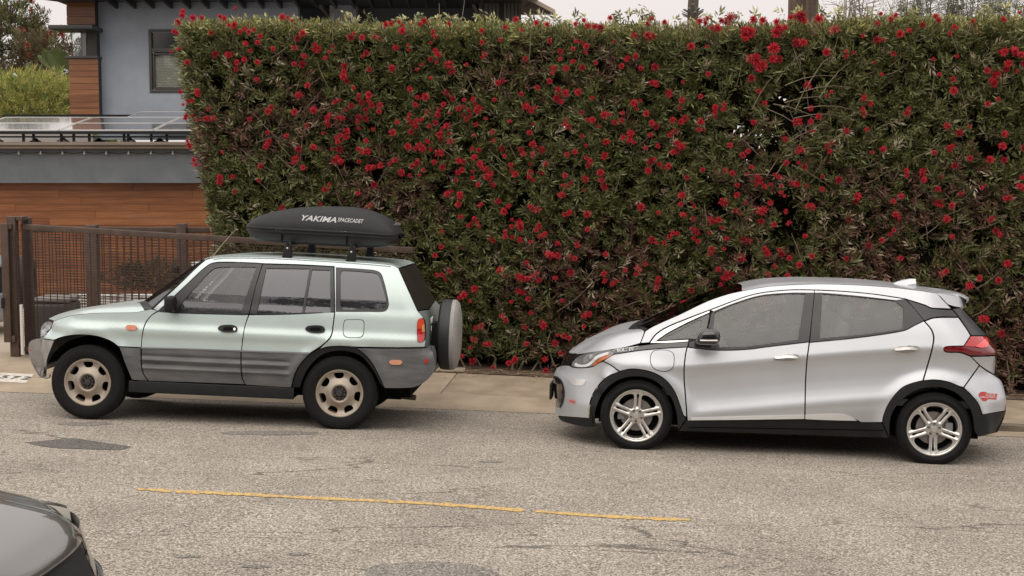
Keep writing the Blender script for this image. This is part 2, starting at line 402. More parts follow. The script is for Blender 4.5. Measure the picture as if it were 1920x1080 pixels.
# sidewalk slabs with joints
sw = tag(strip('sidewalk', list(np.linspace(-30, 30, 121)), lambda x: curbY(x)+(.62 if x < 3.4 else .15), lambda x: backY(x), 3, CURBM, -.012), kind='structure')
def slab(x0, x1, m):
    nx = 6; nyy = 4; v = []; f = []
    x0 += .006; x1 -= .006
    for i in range(nx+1):
        x = x0+(x1-x0)*i/nx; ya = curbY(x)+(.628 if x < 3.4 else .155); yb = backY(x)
        for j in range(nyy+1):
            y = ya+(yb-ya)*j/nyy; xx = x+(y-ya)*.10; v.append((xx, y, gz(min(xx, 3.39) if x < 3.4 else max(3.42, xx), y)+.002))
    for i in range(nx):
        for j in range(nyy): a = i*(nyy+1)+j; f.append((a, a+nyy+1, a+nyy+2, a+1))
    n0 = len(v)
    per = [i*(nyy+1) for i in range(nx+1)]+[nx*(nyy+1)+j for j in range(1, nyy+1)]+[i*(nyy+1)+nyy for i in range(nx-1, -1, -1)]+[j for j in range(nyy-1, 0, -1)]
    for p in per: v.append((v[p][0], v[p][1], v[p][2]-.03))
    for k in range(len(per)): a, b2 = k, (k+1) % len(per); f.append((per[a], n0+a, n0+b2, per[b2]))
    return mesh('concrete_slab', v, f, m, sw)
xj = [-30, -20, -14.2, -12.4, -10.6, -8.8, -7.0, -5.35, -3.8, -2.25, -.79, 1.05, 2.25, 3.4, 4.9, 6.4, 7.9, 9.4, 14, 30]
for i in range(len(xj)-1): slab(xj[i], xj[i+1], CONC if i % 3 else CONC2)
tag(strip('soil_strip', list(np.linspace(-3.4, 30, 80)), lambda x: backY(x)+.002, lambda x: backY(x)+2.6, 6, SOIL, .012), kind='structure')
# small raised pale concrete block by the soil strip (behind the spare wheel)
p = hitground(842, 699)
tag(MB().box(p.x-.19, p.x+.19, p.y+.02, p.y+.22, p.z-.05, p.z+.035).build('paving_block', CONC2, None, bevel=.008), 'pale concrete paving block on the bare soil behind the spare wheel', 'paving block')
# driveway behind the gate
v = []; f = []
dx = np.linspace(-30, -3.3, 20); dy = np.linspace(0, 1, 12)
for x in dx:
    for t in dy:
        y = backY(x)+.002+(25-backY(x))*t; v.append((x, y, (gz(x, backY(x))*(1-t)+.10*t) if True else 0))
for i in range(19):
    for j in range(11): f.append((i*12+j, (i+1)*12+j, (i+1)*12+j+1, i*12+j+1))
tag(mesh('driveway', v, f, DRIVE, None, True), kind='structure')

def ground_poly(name, pts, m, dz, parent=None, step=.12):
    """irregular sheet lying on the ground; pts are pixels"""
    pl = catmull(pts, True, 8); P = [hitground(p.x, p.y) for p in pl]
    V, Fc = field_mesh([(q.x, q.y) for q in P], [], lambda x, y: (x, y, gz(x, y)+dz), step, 0)
    return mesh(name, V, Fc, m, parent, True)
ln = []
lt = [(258, 917.5), (330, 922), (420, 925.5), (520, 931), (610, 935.5), (700, 939.5), (790, 944), (860, 948.5), (985, 958), (1080, 965), (1180, 971), (1298, 976)]
random.seed(3)
yl = empty('centre_line', hitground(780, 945)); 
yl['kind'] = 'structure'
ox = yl.location.copy()
segs = [(258, 322), (328, 985), (1003, 1298)]
f_mid = table([(a, b) for a, b in lt])
for s0, s1 in segs:
    top = []; bot = []
    for x in np.arange(s0, s1, 9.0):
        w = 3.5*(.5+.5*random.random()) if 300 < x < 1270 else 1.8
        top.append((x, f_mid(x)-w+random.uniform(-.4, .4))); bot.append((x, f_mid(x)+w+random.uniform(-.5, .5)))
    pl = top+[(s1, f_mid(s1))]+bot[::-1]
    P = [hitground(a, b) for a, b in pl]
    V, Fc = field_mesh([(q.x, q.y) for q in P], [], lambda x, y: (x-ox.x, y-ox.y, gz(x, y)+.004-ox.z), .1, 0)
    mesh('paint_dash', V, Fc, YEL, yl)
st = tag(ground_poly('oil_stain', [(45, 830, 1), (90, 826), (135, 822), (180, 828), (215, 833), (248, 838, 1), (225, 844), (150, 842), (90, 839)], ASPH2, .003), kind='structure')
st = tag(ground_poly('oil_stain', [(690, 1068), (740, 1057), (810, 1054), (880, 1058), (918, 1068), (940, 1085), (930, 1110), (800, 1120), (690, 1110)], ASPH3, .003), kind='structure')
for (x, y, w, h) in ((160, 795, 55, 4), (560, 1039, 26, 3), (350, 1044, 30, 2.4), (920, 866, 26, 2.2), (700, 800, 60, 4), (500, 812, 90, 5), (1000, 1003, 10, 1.5), (480, 1063, 30, 3)):
    pts = [(x+w*math.cos(a)*random.uniform(.7, 1.1), y+h*math.sin(a)*random.uniform(.6, 1.2)) for a in np.arange(0, 6.28, .5)]
    tag(ground_poly('oil_stain', pts, ASPH3, .003), kind='structure')
# address painted near the kerb
plate = tag(ground_poly('painted_house_number', [(-40, 699, 1), (0, 699.5, 1), (64, 702.5, 1), (48, 719, 1), (0, 716.5, 1), (-48, 714, 1)], mat('white_road_paint', (.62, .58, .53), .85, noise=(18, 8, .45, .7), col2=(.42, .36, .29)), .006), 'white painted patch with black house number 572 on the concrete left of the mint SUV', 'house number')
BLACKP = mat('faded_black_paint', (.06, .055, .05), .8, noise=(30, 4, .4, .7), col2=(.2, .18, .16))
def text_mesh(body, size, m, extrude=.0, shear=0., font_spacing=1., bold=0.):
    c = bpy.data.curves.new('lettering', 'FONT'); c.body = body; c.size = size; c.extrude = extrude; c.shear = shear; c.space_character = font_spacing
    c.align_x = 'CENTER'; c.align_y = 'CENTER'; c.offset = bold; c.resolution_u = 3
    o = bpy.data.objects.new('t', c); COL.objects.link(o); dg = bpy.context.evaluated_depsgraph_get()
    me = bpy.data.meshes.new_from_object(o.evaluated_get(dg)); bpy.data.objects.remove(o); me.materials.clear(); me.materials.append(m); return me
for ch, px, py in (('5', 9, 708), ('7', 28, 709.5), ('2', 49, 710.5), ('1', -12, 707)):
    me = text_mesh(ch, .19, BLACKP, 0, 0, 1, .004)
    p = hitground(px, py); o = link('digit', me, plate); q = hitground(px+4, py+.2)
    sx = Vector((1, -.063, SL)).normalized(); up_ = Vector((.0, 0, 1)); sy = up_.cross(sx).normalized(); nz_ = sx.cross(sy)
    M = Matrix((sx, sy, nz_)).transposed().to_4x4(); M.translation = (p.x, p.y, gz(p.x, p.y)+.010)
    for vtx in me.vertices:
        w_ = M @ vtx.co; vtx.co = (w_.x, w_.y, gz(w_.x, w_.y)+.010)

# ------------------------------------------------------------------ leaf clouds (numpy)
def leaf_cloud(name, P, D, size, cols, per, m, parent=None, width=.22, spread=(.45, 1.1), droop=.0, back=.16, seed=1, stuff=True):
    """P cluster centres (n,3), D twig directions (n,3), cols (n,3); each cluster = per leaves spiralling round a twig"""
    rg = np.random.default_rng(seed); n = len(P); D = D/np.linalg.norm(D, axis=1, keepdims=True)
    ref = np.where(np.abs(D[:, 2:3]) < .9, np.array([[0, 0, 1.]]), np.array([[1., 0, 0]])); U = np.cross(D, ref); U /= np.linalg.norm(U, axis=1, keepdims=True); W = np.cross(D, U)
    V = []; C = []
    for k in range(per):
        a = 2.4*k+rg.uniform(-.5, .5, n)[:, None]; an = (spread[0]+(spread[1]-spread[0])*k/per+rg.uniform(-.25, .25, n))[:, None]
        R = U*np.cos(a)+W*np.sin(a); d = D*np.cos(an)+R*np.sin(an); d[:, 2] -= droop
        d /= np.linalg.norm(d, axis=1, keepdims=True)
        s = (size*rg.uniform(.65, 1.25, n))[:, None]; base = P-D*(back*k/per)+R*.004
        side = np.cross(d, R); nn = np.linalg.norm(side, axis=1, keepdims=True); side /= np.where(nn > 1e-6, nn, 1)
        tw = rg.uniform(-.9, .9, n)[:, None]; nrm = np.cross(side, d); sd2 = side*np.cos(tw)+nrm*np.sin(tw); nrm2 = np.cross(sd2, d)
        mid = base+d*s*.45
        q = np.stack([base, mid+sd2*s*width*.5+nrm2*s*.05, base+d*s-nrm2*s*.12, mid-sd2*s*width*.5+nrm2*s*.05], 1)
        V.append(q); cc = cols*rg.uniform(.6, 1.5, n)[:, None]; C.append(np.repeat(cc[:, None, :], 4, 1))
    V = np.concatenate(V).reshape(-1, 3); C = np.clip(np.concatenate(C).reshape(-1, 3), 0, 1); nl = len(V)//4
    me = bpy.data.meshes.new(name); me.vertices.add(len(V)); me.vertices.foreach_set('co', V.astype(np.float32).ravel())
    idx = np.arange(nl)[:, None]*4; tri = np.concatenate([idx+[0, 1, 2], idx+[0, 2, 3]], 1).reshape(-1)
    me.loops.add(len(tri)); me.loops.foreach_set('vertex_index', tri.astype(np.int32)); nt_ = nl*2
    me.polygons.add(nt_); me.polygons.foreach_set('loop_start', np.arange(nt_, dtype=np.int32)*3)
    me.update(calc_edges=True); me.validate()
    at_ = me.color_attributes.new('leaf_colour', 'FLOAT_COLOR', 'POINT'); at_.data.foreach_set('color', np.concatenate([C, np.ones((len(C), 1))], 1).astype(np.float32).ravel())
    o = link(name, me, parent, m)
    if stuff: o['kind'] = 'stuff'
    return o
def vnoise(P, sc, seed=0):
    """cheap smooth value noise, numpy"""
    rg = np.random.default_rng(seed); T = rg.random((64, 64, 64)); Q = P*sc+100.3; I = np.floor(Q).astype(int); f_ = Q-I; f_ = f_*f_*(3-2*f_); r = 0
    for dx in (0, 1):
        for dy in (0, 1):
            for dz in (0, 1):
                w = (f_[:, 0] if dx else 1-f_[:, 0])*(f_[:, 1] if dy else 1-f_[:, 1])*(f_[:, 2] if dz else 1-f_[:, 2])
                r = r+w*T[(I[:, 0]+dx) % 64, (I[:, 1]+dy) % 64, (I[:, 2]+dz) % 64]
    return r

# ------------------------------------------------------------------ hedge
HT_L = at(330, 30, hedgeY(-4.0)).z
def hx(px, py):
    Y = 16.5
    for _ in range(5): q = at(px, py, Y); Y = hedgeY(q.x)
    return at(px, py, Y)
hedge = empty('hedge', (1.5, hedgeY(1.5), SL*1.5), 'tall clipped evergreen hedge covered in red bottlebrush flowers behind the parked cars', 'hedge')
HO = hedge.location.copy()
left_edge = table([(a.z, a.x) for a in [hx(398, 470), hx(392, 425), hx(375, 340), hx(357, 250), hx(342, 160), hx(331, 90), hx(326, 32)]])
topz = table([(a.x, a.z) for a in [hx(326, 31), hx(480, 27), hx(700, 34), hx(1000, 34), hx(1290, 36), hx(1420, 34), hx(1560, 27), hx(1700, 22), hx(1900, 20), hx(2100, 20)]])
holes_px = [(1395, 240, 24), (1440, 262, 24), (1470, 195, 22), (1508, 215, 22), (1350, 385, 14), (1432, 390, 20), (1478, 378, 26), (998, 238, 9), (820, 355, 10), (905, 360, 12), (1498, 425, 24), (1520, 160, 16), (1412, 480, 14), (1095, 490, 10), (790, 480, 12), (845, 480, 10), (1060, 240, 8), (770, 355, 8), (1330, 330, 12), (560, 385, 8), (620, 385, 7), (1220, 425, 9), (1405, 300, 14)]
HOLES = [(hx(a, b), r/150) for a, b, r in holes_px]
PITS = [(hx(a, b), r/150) for a, b, r in ((1512, 165, 30), (1532, 205, 26), (1500, 225, 26), (1385, 185, 18), (1452, 205, 20), (1492, 425, 30), (1475, 445, 22), (1405, 490, 18), (1462, 330, 14), (980, 345, 14), (1265, 455, 14), (1170, 360, 16), (830, 345, 16), (1095, 360, 12), (700, 330, 12), (1240, 160, 12), (600, 250, 10), (1340, 200, 12), (1620, 425, 14), (1850, 440, 14), (1080, 575, 18), (960, 600, 14))]
def gen_front(n, seed):
    rg = np.random.default_rng(seed); x = rg.uniform(-4.6, 8.6, n); z = rg.uniform(-.35, 4.55, n)
    le = np.array([left_edge(a) for a in z]); tz = np.array([topz(a) for a in x]); gzv = SL*x-.02
    dep = rg.power(.8, n)*.42
    ok = (x > le+.02) & (z < tz-.045) & (z > gzv+.06+rg.uniform(0, .22, n)); keep = np.ones(n, bool)
    for c, r in HOLES:
        d = np.hypot(x-c.x, z-c.z); keep &= ~((d < r*rg.uniform(.6, 1.25, n)) & (rg.random(n) < .93))
    for c, r in PITS: keep &= ~((np.hypot(x-c.x, z-c.z) < r*rg.uniform(.7, 1.2, n)) & (dep < .34) & (rg.random(n) < .93))
    pits = vnoise(np.stack([x, x*0, z], 1), 2.6, 5); keep &= ~((pits > .76) & (rg.random(n) < .5))
    ok &= keep; x, z, dep, le, tz = x[ok], z[ok], dep[ok], le[ok], tz[ok]; n = len(x)
    lump = (vnoise(np.stack([x, x*0, z], 1), 1.7, 9)-.5)*.16+(vnoise(np.stack([x, x*0, z], 1), 5, 19)-.5)*.08
    rnd = .10*np.exp(-(tz-z)/.12)+.10*np.exp(-(x-le)/.12)
    y = 16.52-.14*x+dep+lump+rnd-.02
    P = np.stack([x, y, z], 1); D = np.stack([rg.normal(0, .55, n), -1+rg.normal(0, .35, n), .35+rg.normal(0, .5, n)], 1)
    return P, D, dep, tz
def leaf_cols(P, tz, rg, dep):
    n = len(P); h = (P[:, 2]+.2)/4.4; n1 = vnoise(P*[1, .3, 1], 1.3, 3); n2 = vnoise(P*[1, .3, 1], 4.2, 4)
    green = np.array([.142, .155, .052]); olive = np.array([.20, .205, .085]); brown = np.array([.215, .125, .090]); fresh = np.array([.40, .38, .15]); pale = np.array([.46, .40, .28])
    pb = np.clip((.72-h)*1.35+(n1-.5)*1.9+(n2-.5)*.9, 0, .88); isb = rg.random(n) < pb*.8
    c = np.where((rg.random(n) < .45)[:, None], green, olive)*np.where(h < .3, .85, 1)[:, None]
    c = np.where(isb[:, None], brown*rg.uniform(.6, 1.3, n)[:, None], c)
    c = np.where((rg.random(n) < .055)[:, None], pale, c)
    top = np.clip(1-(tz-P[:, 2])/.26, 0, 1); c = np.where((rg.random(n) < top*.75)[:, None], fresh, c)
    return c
rg = np.random.default_rng(11)
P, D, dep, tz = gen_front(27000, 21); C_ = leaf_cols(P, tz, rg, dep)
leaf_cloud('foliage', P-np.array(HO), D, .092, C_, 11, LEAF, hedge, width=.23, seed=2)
# top surface and left end
n = 5200; x = rg.uniform(-4.4, 8.6, n); y = 16.52-.14*x+rg.uniform(.02, 1.1, n); z = np.array([topz(a) for a in x])+rg.uniform(-.15, -.045, n)+(vnoise(np.stack([x, y, x*0], 1), 4, 7)-.5)*.04
keep = x > -4.12+rg.uniform(0, .05, n); P = np.stack([x, y, z], 1)[keep]; n = len(P); D = np.stack([rg.normal(0, .4, n), rg.normal(-.3, .4, n), 1+rg.normal(0, .25, n)], 1)
c = np.where((rg.random(n) < .55)[:, None], np.array([.26, .27, .085]), np.array([.14, .15, .05])); c = np.where((rg.random(n) < .1)[:, None], np.array([.40, .22, .15]), c)
leaf_cloud('top_foliage', P-np.array(HO), D, .064, c, 10, LEAF, hedge, width=.25, seed=3)
n = 3200; z = rg.uniform(0, 4.2, n); le = np.array([left_edge(a) for a in z]); y = 17.08+rg.uniform(.0, 1.1, n); P = np.stack([le+rg.uniform(-.02, .25, n), y, z], 1)
D = np.stack([-1+rg.normal(0, .3, n), rg.normal(0, .5, n), .4+rg.normal(0, .4, n)], 1); c = leaf_cols(P, z*0+4.4, rg, None)
leaf_cloud('side_foliage', P-np.array(HO), D, .085, c, 10, LEAF, hedge, width=.25, seed=4)
# back face
n = 5000; x = rg.uniform(-4.2, 8.6, n); z = rg.uniform(0, 4.4, n); keep = x > np.array([left_edge(a) for a in z]); x, z = x[keep], z[keep]; n = len(x)
kk = np.ones(n, bool)
for c0, r in HOLES: kk &= np.hypot(x-c0.x*1.06, z-c0.z) > r*1.8
x, z = x[kk], z[kk]; n = len(x)
P = np.stack([x, 16.52-.14*x+1.1+rg.uniform(-.15, .1, n), z], 1); D = np.stack([rg.normal(0, .5, n), 1+rg.normal(0, .3, n), rg.normal(.3, .5, n)], 1)
leaf_cloud('back_foliage', P-np.array(HO), D, .1, leaf_cols(P, z*0+4.4, rg, None), 9, LEAF, hedge, width=.3, seed=5)
# near-black sheets stand for the hedge's inner shade, gaps where light comes through
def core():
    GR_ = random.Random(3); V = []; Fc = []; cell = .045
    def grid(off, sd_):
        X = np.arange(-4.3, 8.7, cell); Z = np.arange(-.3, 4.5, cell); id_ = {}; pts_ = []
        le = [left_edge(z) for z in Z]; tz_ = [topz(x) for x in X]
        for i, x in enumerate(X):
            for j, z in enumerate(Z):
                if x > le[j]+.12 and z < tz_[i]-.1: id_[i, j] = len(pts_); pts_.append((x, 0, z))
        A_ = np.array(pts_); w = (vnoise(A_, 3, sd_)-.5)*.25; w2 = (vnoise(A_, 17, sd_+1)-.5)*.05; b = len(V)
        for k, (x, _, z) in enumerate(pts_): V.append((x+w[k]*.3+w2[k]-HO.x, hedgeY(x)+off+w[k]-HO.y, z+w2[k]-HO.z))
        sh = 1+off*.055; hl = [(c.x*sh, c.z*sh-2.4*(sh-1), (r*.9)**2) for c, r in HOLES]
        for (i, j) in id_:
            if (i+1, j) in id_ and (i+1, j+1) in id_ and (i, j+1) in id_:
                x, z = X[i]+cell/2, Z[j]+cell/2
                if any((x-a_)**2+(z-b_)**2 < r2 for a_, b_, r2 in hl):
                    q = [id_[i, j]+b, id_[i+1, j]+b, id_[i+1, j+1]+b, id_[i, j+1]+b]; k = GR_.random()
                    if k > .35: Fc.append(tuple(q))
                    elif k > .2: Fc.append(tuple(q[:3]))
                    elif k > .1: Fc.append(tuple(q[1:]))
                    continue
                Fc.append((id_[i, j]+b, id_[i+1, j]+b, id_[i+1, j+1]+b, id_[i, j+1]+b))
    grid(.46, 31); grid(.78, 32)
    o = mesh('inner_shade', V, Fc, CORE, hedge, False); o['kind'] = 'stuff'
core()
# woody stems at the foot and stray twigs
tw = MB(); random.seed(5)
for k in range(70):
    x = random.uniform(-3.7, 7.5); y = hedgeY(x)+random.uniform(.05, .3); z0 = SL*x-.05; q = [(x, y, z0)]
    for s in range(4): q.append((q[-1][0]+random.uniform(-.09, .09), q[-1][1]+random.uniform(-.05, .05), q[-1][2]+.13))
    tw.tube([Vector(a)-HO for a in q], [.014, .011, .009, .007, .004], 5)
for k in range(170):
    px = random.uniform(420, 1900); py = random.uniform(60, 600); c0 = hx(px, py); L_ = random.uniform(.2, .55); an = random.uniform(.2, 2.6)
    q = [Vector((c0.x+L_*t*math.cos(an), c0.y+.04-.05*math.sin(t*3), c0.z+L_*t*math.sin(an)*.7+.08*t*t)) for t in (0, .3, .6, 1)]
    tw.tube([a-HO for a in q], [.005, .0045, .004, .002], 4)
for px, py in ((1470, 170), (1475, 215), (1440, 190), (1500, 300), (1420, 330), (1500, 190)):
    for k in range(3):
        c0 = hx(px+random.uniform(-40, 40), py+random.uniform(-30, 30)); an = random.uniform(-.4, 1.3)
        q = [Vector((c0.x+.7*t*math.cos(an), c0.y-.05, c0.z+.7*t*math.sin(an)-.2*t*t)) for t in (0, .3, .6, 1)]; tw.tube([a-HO for a in q], [.006, .005, .004, .002], 4)
o = tw.build('twig', mat('pale_twig', (.20, .16, .11), .8), hedge); o['kind'] = 'stuff'

# flowers
FL = {(480, 0): "32,272 133,368 356,254 312,288 290,358 437,368 450,335 577,352 552,390 522,437 20,470 288,482 347,482 370,425 713,282 797,282 890,278 975,186 1100,190 1098,235 1260,158 1447,180 1692,232 1870,210 1832,300 1697,322 1345,278 1312,322 1048,358 1150,374 800,424 832,402 664,498 848,520 1020,513 1310,446 1355,468 1242,486 1208,524 1448,486 1470,538 1578,487 1700,430 1718,408 1345,382 1312,588 660,580 684,612 735,660 390,642 10,598 323,714 116,808 775,716 848,714 628,750 797,770 850,760 718,796 672,824 826,826 930,790 925,838 820,888 770,880 608,880 650,888 540,888 540,932 385,945 510,1000 680,985 675,1020 770,960 882,970 1025,996 1060,918 1155,670 1212,734 1272,728 1198,788 1288,844 1150,862 1165,932 1200,920 1246,896 1345,918 1300,945 1400,965 1165,990 1430,696 1475,740 1563,752 1640,780 1408,786 1370,828 1450,845 1520,815 1598,830 1560,862 1665,822 1580,895 1725,890 1650,932 1790,750 1815,626 1636,1016 1772,990 1780,1055 1905,910 1448,1000 1380,1012 1290,1060 1392,1050 620,1065 830,1055 100,1060 235,1020 292,840 433,826 200,130 240,130",
(960, 0): "28,147 183,172 262,187 70,226 475,183 540,150 568,198 618,200 662,208 735,135 1020,175 1045,140 1143,165 1410,155 1455,170 1497,210 1608,170 1630,135 1745,225 1790,245 1745,295 1810,145 1880,155 280,312 480,310 520,318 556,350 552,392 455,370 362,390 360,445 460,462 405,515 525,508 625,473 767,312 915,268 1022,272 1060,266 1335,350 1460,350 100,443 860,440 925,425 820,498 965,513 1068,505 1780,440 1828,428 1862,495 1470,555 1790,590 300,550 282,610 1045,620 1080,630 1280,613 190,658 68,706 345,675 400,702 338,735 365,765 495,695 598,737 1176,702 1410,727 1270,755 1258,810 960,755 910,775 930,820 105,798 175,805 1585,785 1518,808 1850,685 1890,775 525,845 563,898 826,850 820,902 770,920 648,946 1003,855 1200,903 1265,915 1410,915 1395,972 1522,880 1812,918 395,935 425,955 157,930 133,996 525,1025 1045,925 1080,950 1035,1012 1180,1012 1225,985 885,1000 830,1032 880,1045 910,1068 735,860 690,865",
(320, 170): "210,18 170,77 290,143 167,192 205,222 310,213 332,205 130,378 195,555 393,463 370,652 470,645 487,758 757,128 932,160 600,215 730,315 743,383 872,342 965,440 940,512 678,565 1000,577 1078,425 1155,741 1190,738 1122,850 840,878 1495,862 1527,708 1490,580 1520,575 1575,562 1412,532 1645,545 1683,522 1415,440 1480,465 1440,465 1730,615 1410,770 670,672 1245,515 1212,440 1262,390 1265,440",
(720, 220): "100,38 65,117 80,320 30,350 210,50 240,70 285,15 380,42 345,60 440,85 208,115 330,190 245,235 290,235 355,240 430,180 420,130 500,180 490,120 418,268 182,222 213,367 253,330 300,397 267,434 193,437 375,335 440,375 558,325 553,415 540,470 510,553 572,585 558,650 575,745 725,655 655,800 680,760 715,817 632,812 665,405 665,455 770,390 800,420 795,462 720,350 677,300 710,245 660,235 675,135 690,52 605,15 818,110 822,178 765,10 945,30 885,235 905,290 1028,245 1115,205 1095,117 1118,52 953,358 1100,350 1097,413 1113,470 1185,410 983,425 1115,280 1183,245 1213,350 1370,60 1520,20 1485,145 1605,68 1740,38 1780,20 1430,260 1370,280 1515,212 1515,305 1545,330 1650,290 1665,185 1790,150 1845,155 1862,195 1840,110 1355,435 1510,462 1620,415 1630,470 1650,520 1502,545 1340,510 1375,518 1335,580 1520,725 1355,730 935,665 900,705 960,765 957,820 1028,832 1097,668 1152,690 1162,815 1165,890 1100,932 910,893 963,900 1020,918 790,900 433,860 430,970 560,978 382,1035 1300,945 1447,955 1523,838 1243,1030 1303,1035 1390,1048 1660,1025 855,630 705,505 820,505",
(960, 220): "1000,230 1092,215 1040,330 1065,312 1020,400 1135,370 1170,365 1200,262 1235,250 1232,195 1275,220 1308,452 1425,393 1628,210 1730,285 1770,255 1600,400 1650,420 1790,375 1760,430 1830,440 1685,508 1830,510 1890,520 1685,583 1750,640 1830,690 1870,700 1580,635 1665,700 1270,585 1262,650 1362,672 1278,730 1097,715 965,672 1480,755 1548,768 1355,762 1342,832 1575,828 1483,865 1240,870 1175,895 1140,942 1047,917 1205,870 1392,865 1358,905 1610,912 1728,918 1790,920 1495,990 1585,985 1690,1050 1720,1055 1890,985 1860,780 1810,35",
(1440, 0): "60,165 85,215 120,210 60,245 172,128 245,120 275,150 385,140 490,225 215,320 35,365 30,447 70,447 435,392 295,640 318,812 312,915 375,875 325,985 215,915 120,1042 700,275 848,100 825,175 926,140 812,302 858,305 978,258 1048,233 1155,190 1260,120 1290,150 1398,205 1358,250 1545,155 1770,143 1895,92 575,388 635,398 935,402 793,468 848,558 1232,445 1280,558 1400,425 1725,390 1760,392 1845,385 1880,415 1640,530 1708,560 1790,480 1780,520 1858,538 1905,480 1660,605 1695,635 1385,595 1378,682 1717,745 1632,782 712,735 765,778 715,852 1040,850 583,983 733,972 1340,945 1495,950 1422,997 1765,1005 480,1070 465,690",
(1440, 220): "438,215 455,255 480,190 230,230 250,250 222,340 268,370 133,343 408,445 522,470 75,450 93,515 175,495 20,505 115,590 15,640 295,665 325,672 130,705 40,805 148,790 277,890 100,1025 160,1055 320,1040 285,512 780,265 855,240 662,592 605,770 750,960 848,920 975,757 935,845 933,628 990,590 1033,400 1160,412 1160,468 1300,445 1268,537 1280,643 1368,662 1325,762 1367,893 1730,877 1665,762 1808,602 1590,530 1618,510 1660,318 1757,320 1748,215 1505,308 1345,225 1375,220 1387,362 1890,452 1870,515 1910,530 1910,230 585,1060 990,1055 400,540 1230,265 1435,575",
(1200, 380): "38,460 133,570 123,640 378,655 318,750 345,740 605,610 535,665 583,498 640,520 690,530 735,412 765,412 765,278 835,285 537,350 625,350 932,342 1237,250 1280,400 1122,415 1062,382 1188,465 1008,478 960,535 1100,545 1712,325 1808,283 1893,205 1550,425 1845,580 650,272",
(760, 440): "270,93 222,150 405,100 330,270 275,300 305,330 520,403 440,450 410,470 485,497 710,262 755,307 735,310 858,315 915,328 945,305 975,293 1000,340 932,240 848,422 795,500 922,480 1175,490 1238,285 1125,325 1420,520 1340,610 1337,688 1225,770 1140,750 1122,810 940,585 1018,650 895,693 752,635 570,682 523,700 515,782 595,820 628,820 490,845 420,910 505,950 910,815 825,928 657,990 1052,1020 775,960 1045,930 1165,890 1495,345 1550,368 1485,290 1500,147 1745,258 1728,298 1800,220 1648,262 1890,325 1885,395 1080,148 1145,155 1232,170 1285,75 1140,65 1520,710",
(1440, 490): "1300,95 1505,180 1575,125 1720,140 880,140 1610,430 1745,540 1790,15",
(320, 0): "90,118 165,135 230,130 365,120 55,165 35,240 55,250 15,390 70,370 340,410 590,240 660,320 475,190 520,240 570,330 600,380 440,410 500,470 560,450 130,470 490,520 130,760 80,690 170,890 120,880 305,250 480,60 440,190"}
pts = []
for (ox_, oy_), s in FL.items():
    for q in s.split():
        a, b = map(float, q.split(',')); p = (ox_+a/4, oy_+b/4)
        if all((p[0]-r[0])**2+(p[1]-r[1])**2 > 30 for r in pts) and p[0] < 1935: pts.append(p)
REDP = mat('faded_stamens', (.50, .085, .08), .7, noise=(30, 3, .4, .7), col2=(.34, .05, .04))
REDK = mat('deep_red_stamens', (.40, .012, .03), .6, noise=(30, 3, .4, .7), col2=(.25, .008, .015))
random.seed(44)
for p in list(pts):
    if 1 and random.random() < (.26 if (600 < p[0] < 1000 and 170 < p[1] < 340) or (1340 < p[0] < 1520) or (1180 < p[0] < 1460 and p[1] > 200) else .12):
        a_ = random.uniform(0, 6.3); pts.append((p[0]+10*math.cos(a_), p[1]+9*math.sin(a_)))
def flower_mesh(seed, elong, m0=None, nst=230):
    r = random.Random(seed); V = []; Fc = []; mi = []
    R0 = .052
    for k in range(nst):
        a = r.uniform(0, 2*math.pi); h = r.uniform(-1, 1); c = Vector((0, 0, h*(elong-1)*.05)); th = math.acos(max(-1, min(1, h)))
        if elong > 1.3: d = Vector((math.cos(a), math.sin(a), h*.5)).normalized()
        else: d = Vector((math.sin(th)*math.cos(a), math.sin(th)*math.sin(a), math.cos(th)))
        L_ = R0*r.uniform(.55, 1.35); s = d.cross(Vector((r.uniform(-1, 1), r.uniform(-1, 1), r.uniform(-1, 1)))).normalized()*.0035
        n = len(V); V += [c+d*.004-s, c+d*.004+s, c+d*L_+s*.8, c+d*L_-s*.8]; Fc.append((n, n+1, n+2, n+3)); mi.append(0)
    n = len(V); cr = []; 
    for i in range(4):
        for j in range(6):
            th = math.pi*(i+.5)/4; a = 2*math.pi*j/6; V.append(Vector((math.sin(th)*math.cos(a)*.022, math.sin(th)*math.sin(a)*.022, math.cos(th)*.022*elong+0)))
    for i in range(3):
        for j in range(6): Fc.append((n+i*6+j, n+i*6+(j+1) % 6, n+(i+1)*6+(j+1) % 6, n+(i+1)*6+j)); mi.append(1)
    me = bpy.data.meshes.new('flower'); me.from_pydata([tuple(v) for v in V], [], Fc); me.materials.append(m0 or REDF); me.materials.append(REDC); me.polygons.foreach_set('material_index', mi); me.update(); return me
fm = [flower_mesh(1, 1.0), flower_mesh(2, 1.0), flower_mesh(3, 1.9), flower_mesh(4, 1.2), flower_mesh(5, 1.1, REDK), flower_mesh(6, 1.2, REDP, 90)]
random.seed(12); scl = []
for p in pts: scl.append(random.choice([.40, .48, .56, .62, .70, .82])*(1.55 if p[1] < 125 and 1330 < p[0] < 1570 else 1))
order = sorted(range(len(pts)), key=lambda i: -scl[i]); rest = []
for rank, i in enumerate(order):
    c0 = hx(*pts[i]); me = fm[random.choice((0, 0, 0, 1, 1, 3, 2, 4, 4, 5))]
    M = Matrix.Translation(Vector((c0.x, c0.y-.055+random.uniform(-.02, .05)+(.05 if pts[i][1] < 45 else 0), c0.z))-HO) @ Matrix.Rotation(random.uniform(0, 3), 4, 'Y') @ Matrix.Rotation(random.uniform(-.8, .8), 4, 'X') @ Matrix.Scale(scl[i], 4)
    if rank < 290: o = link('flower', me, hedge); o.matrix_local = M
    else: rest.append((me, M))
V = []; Fc = []; mi = []
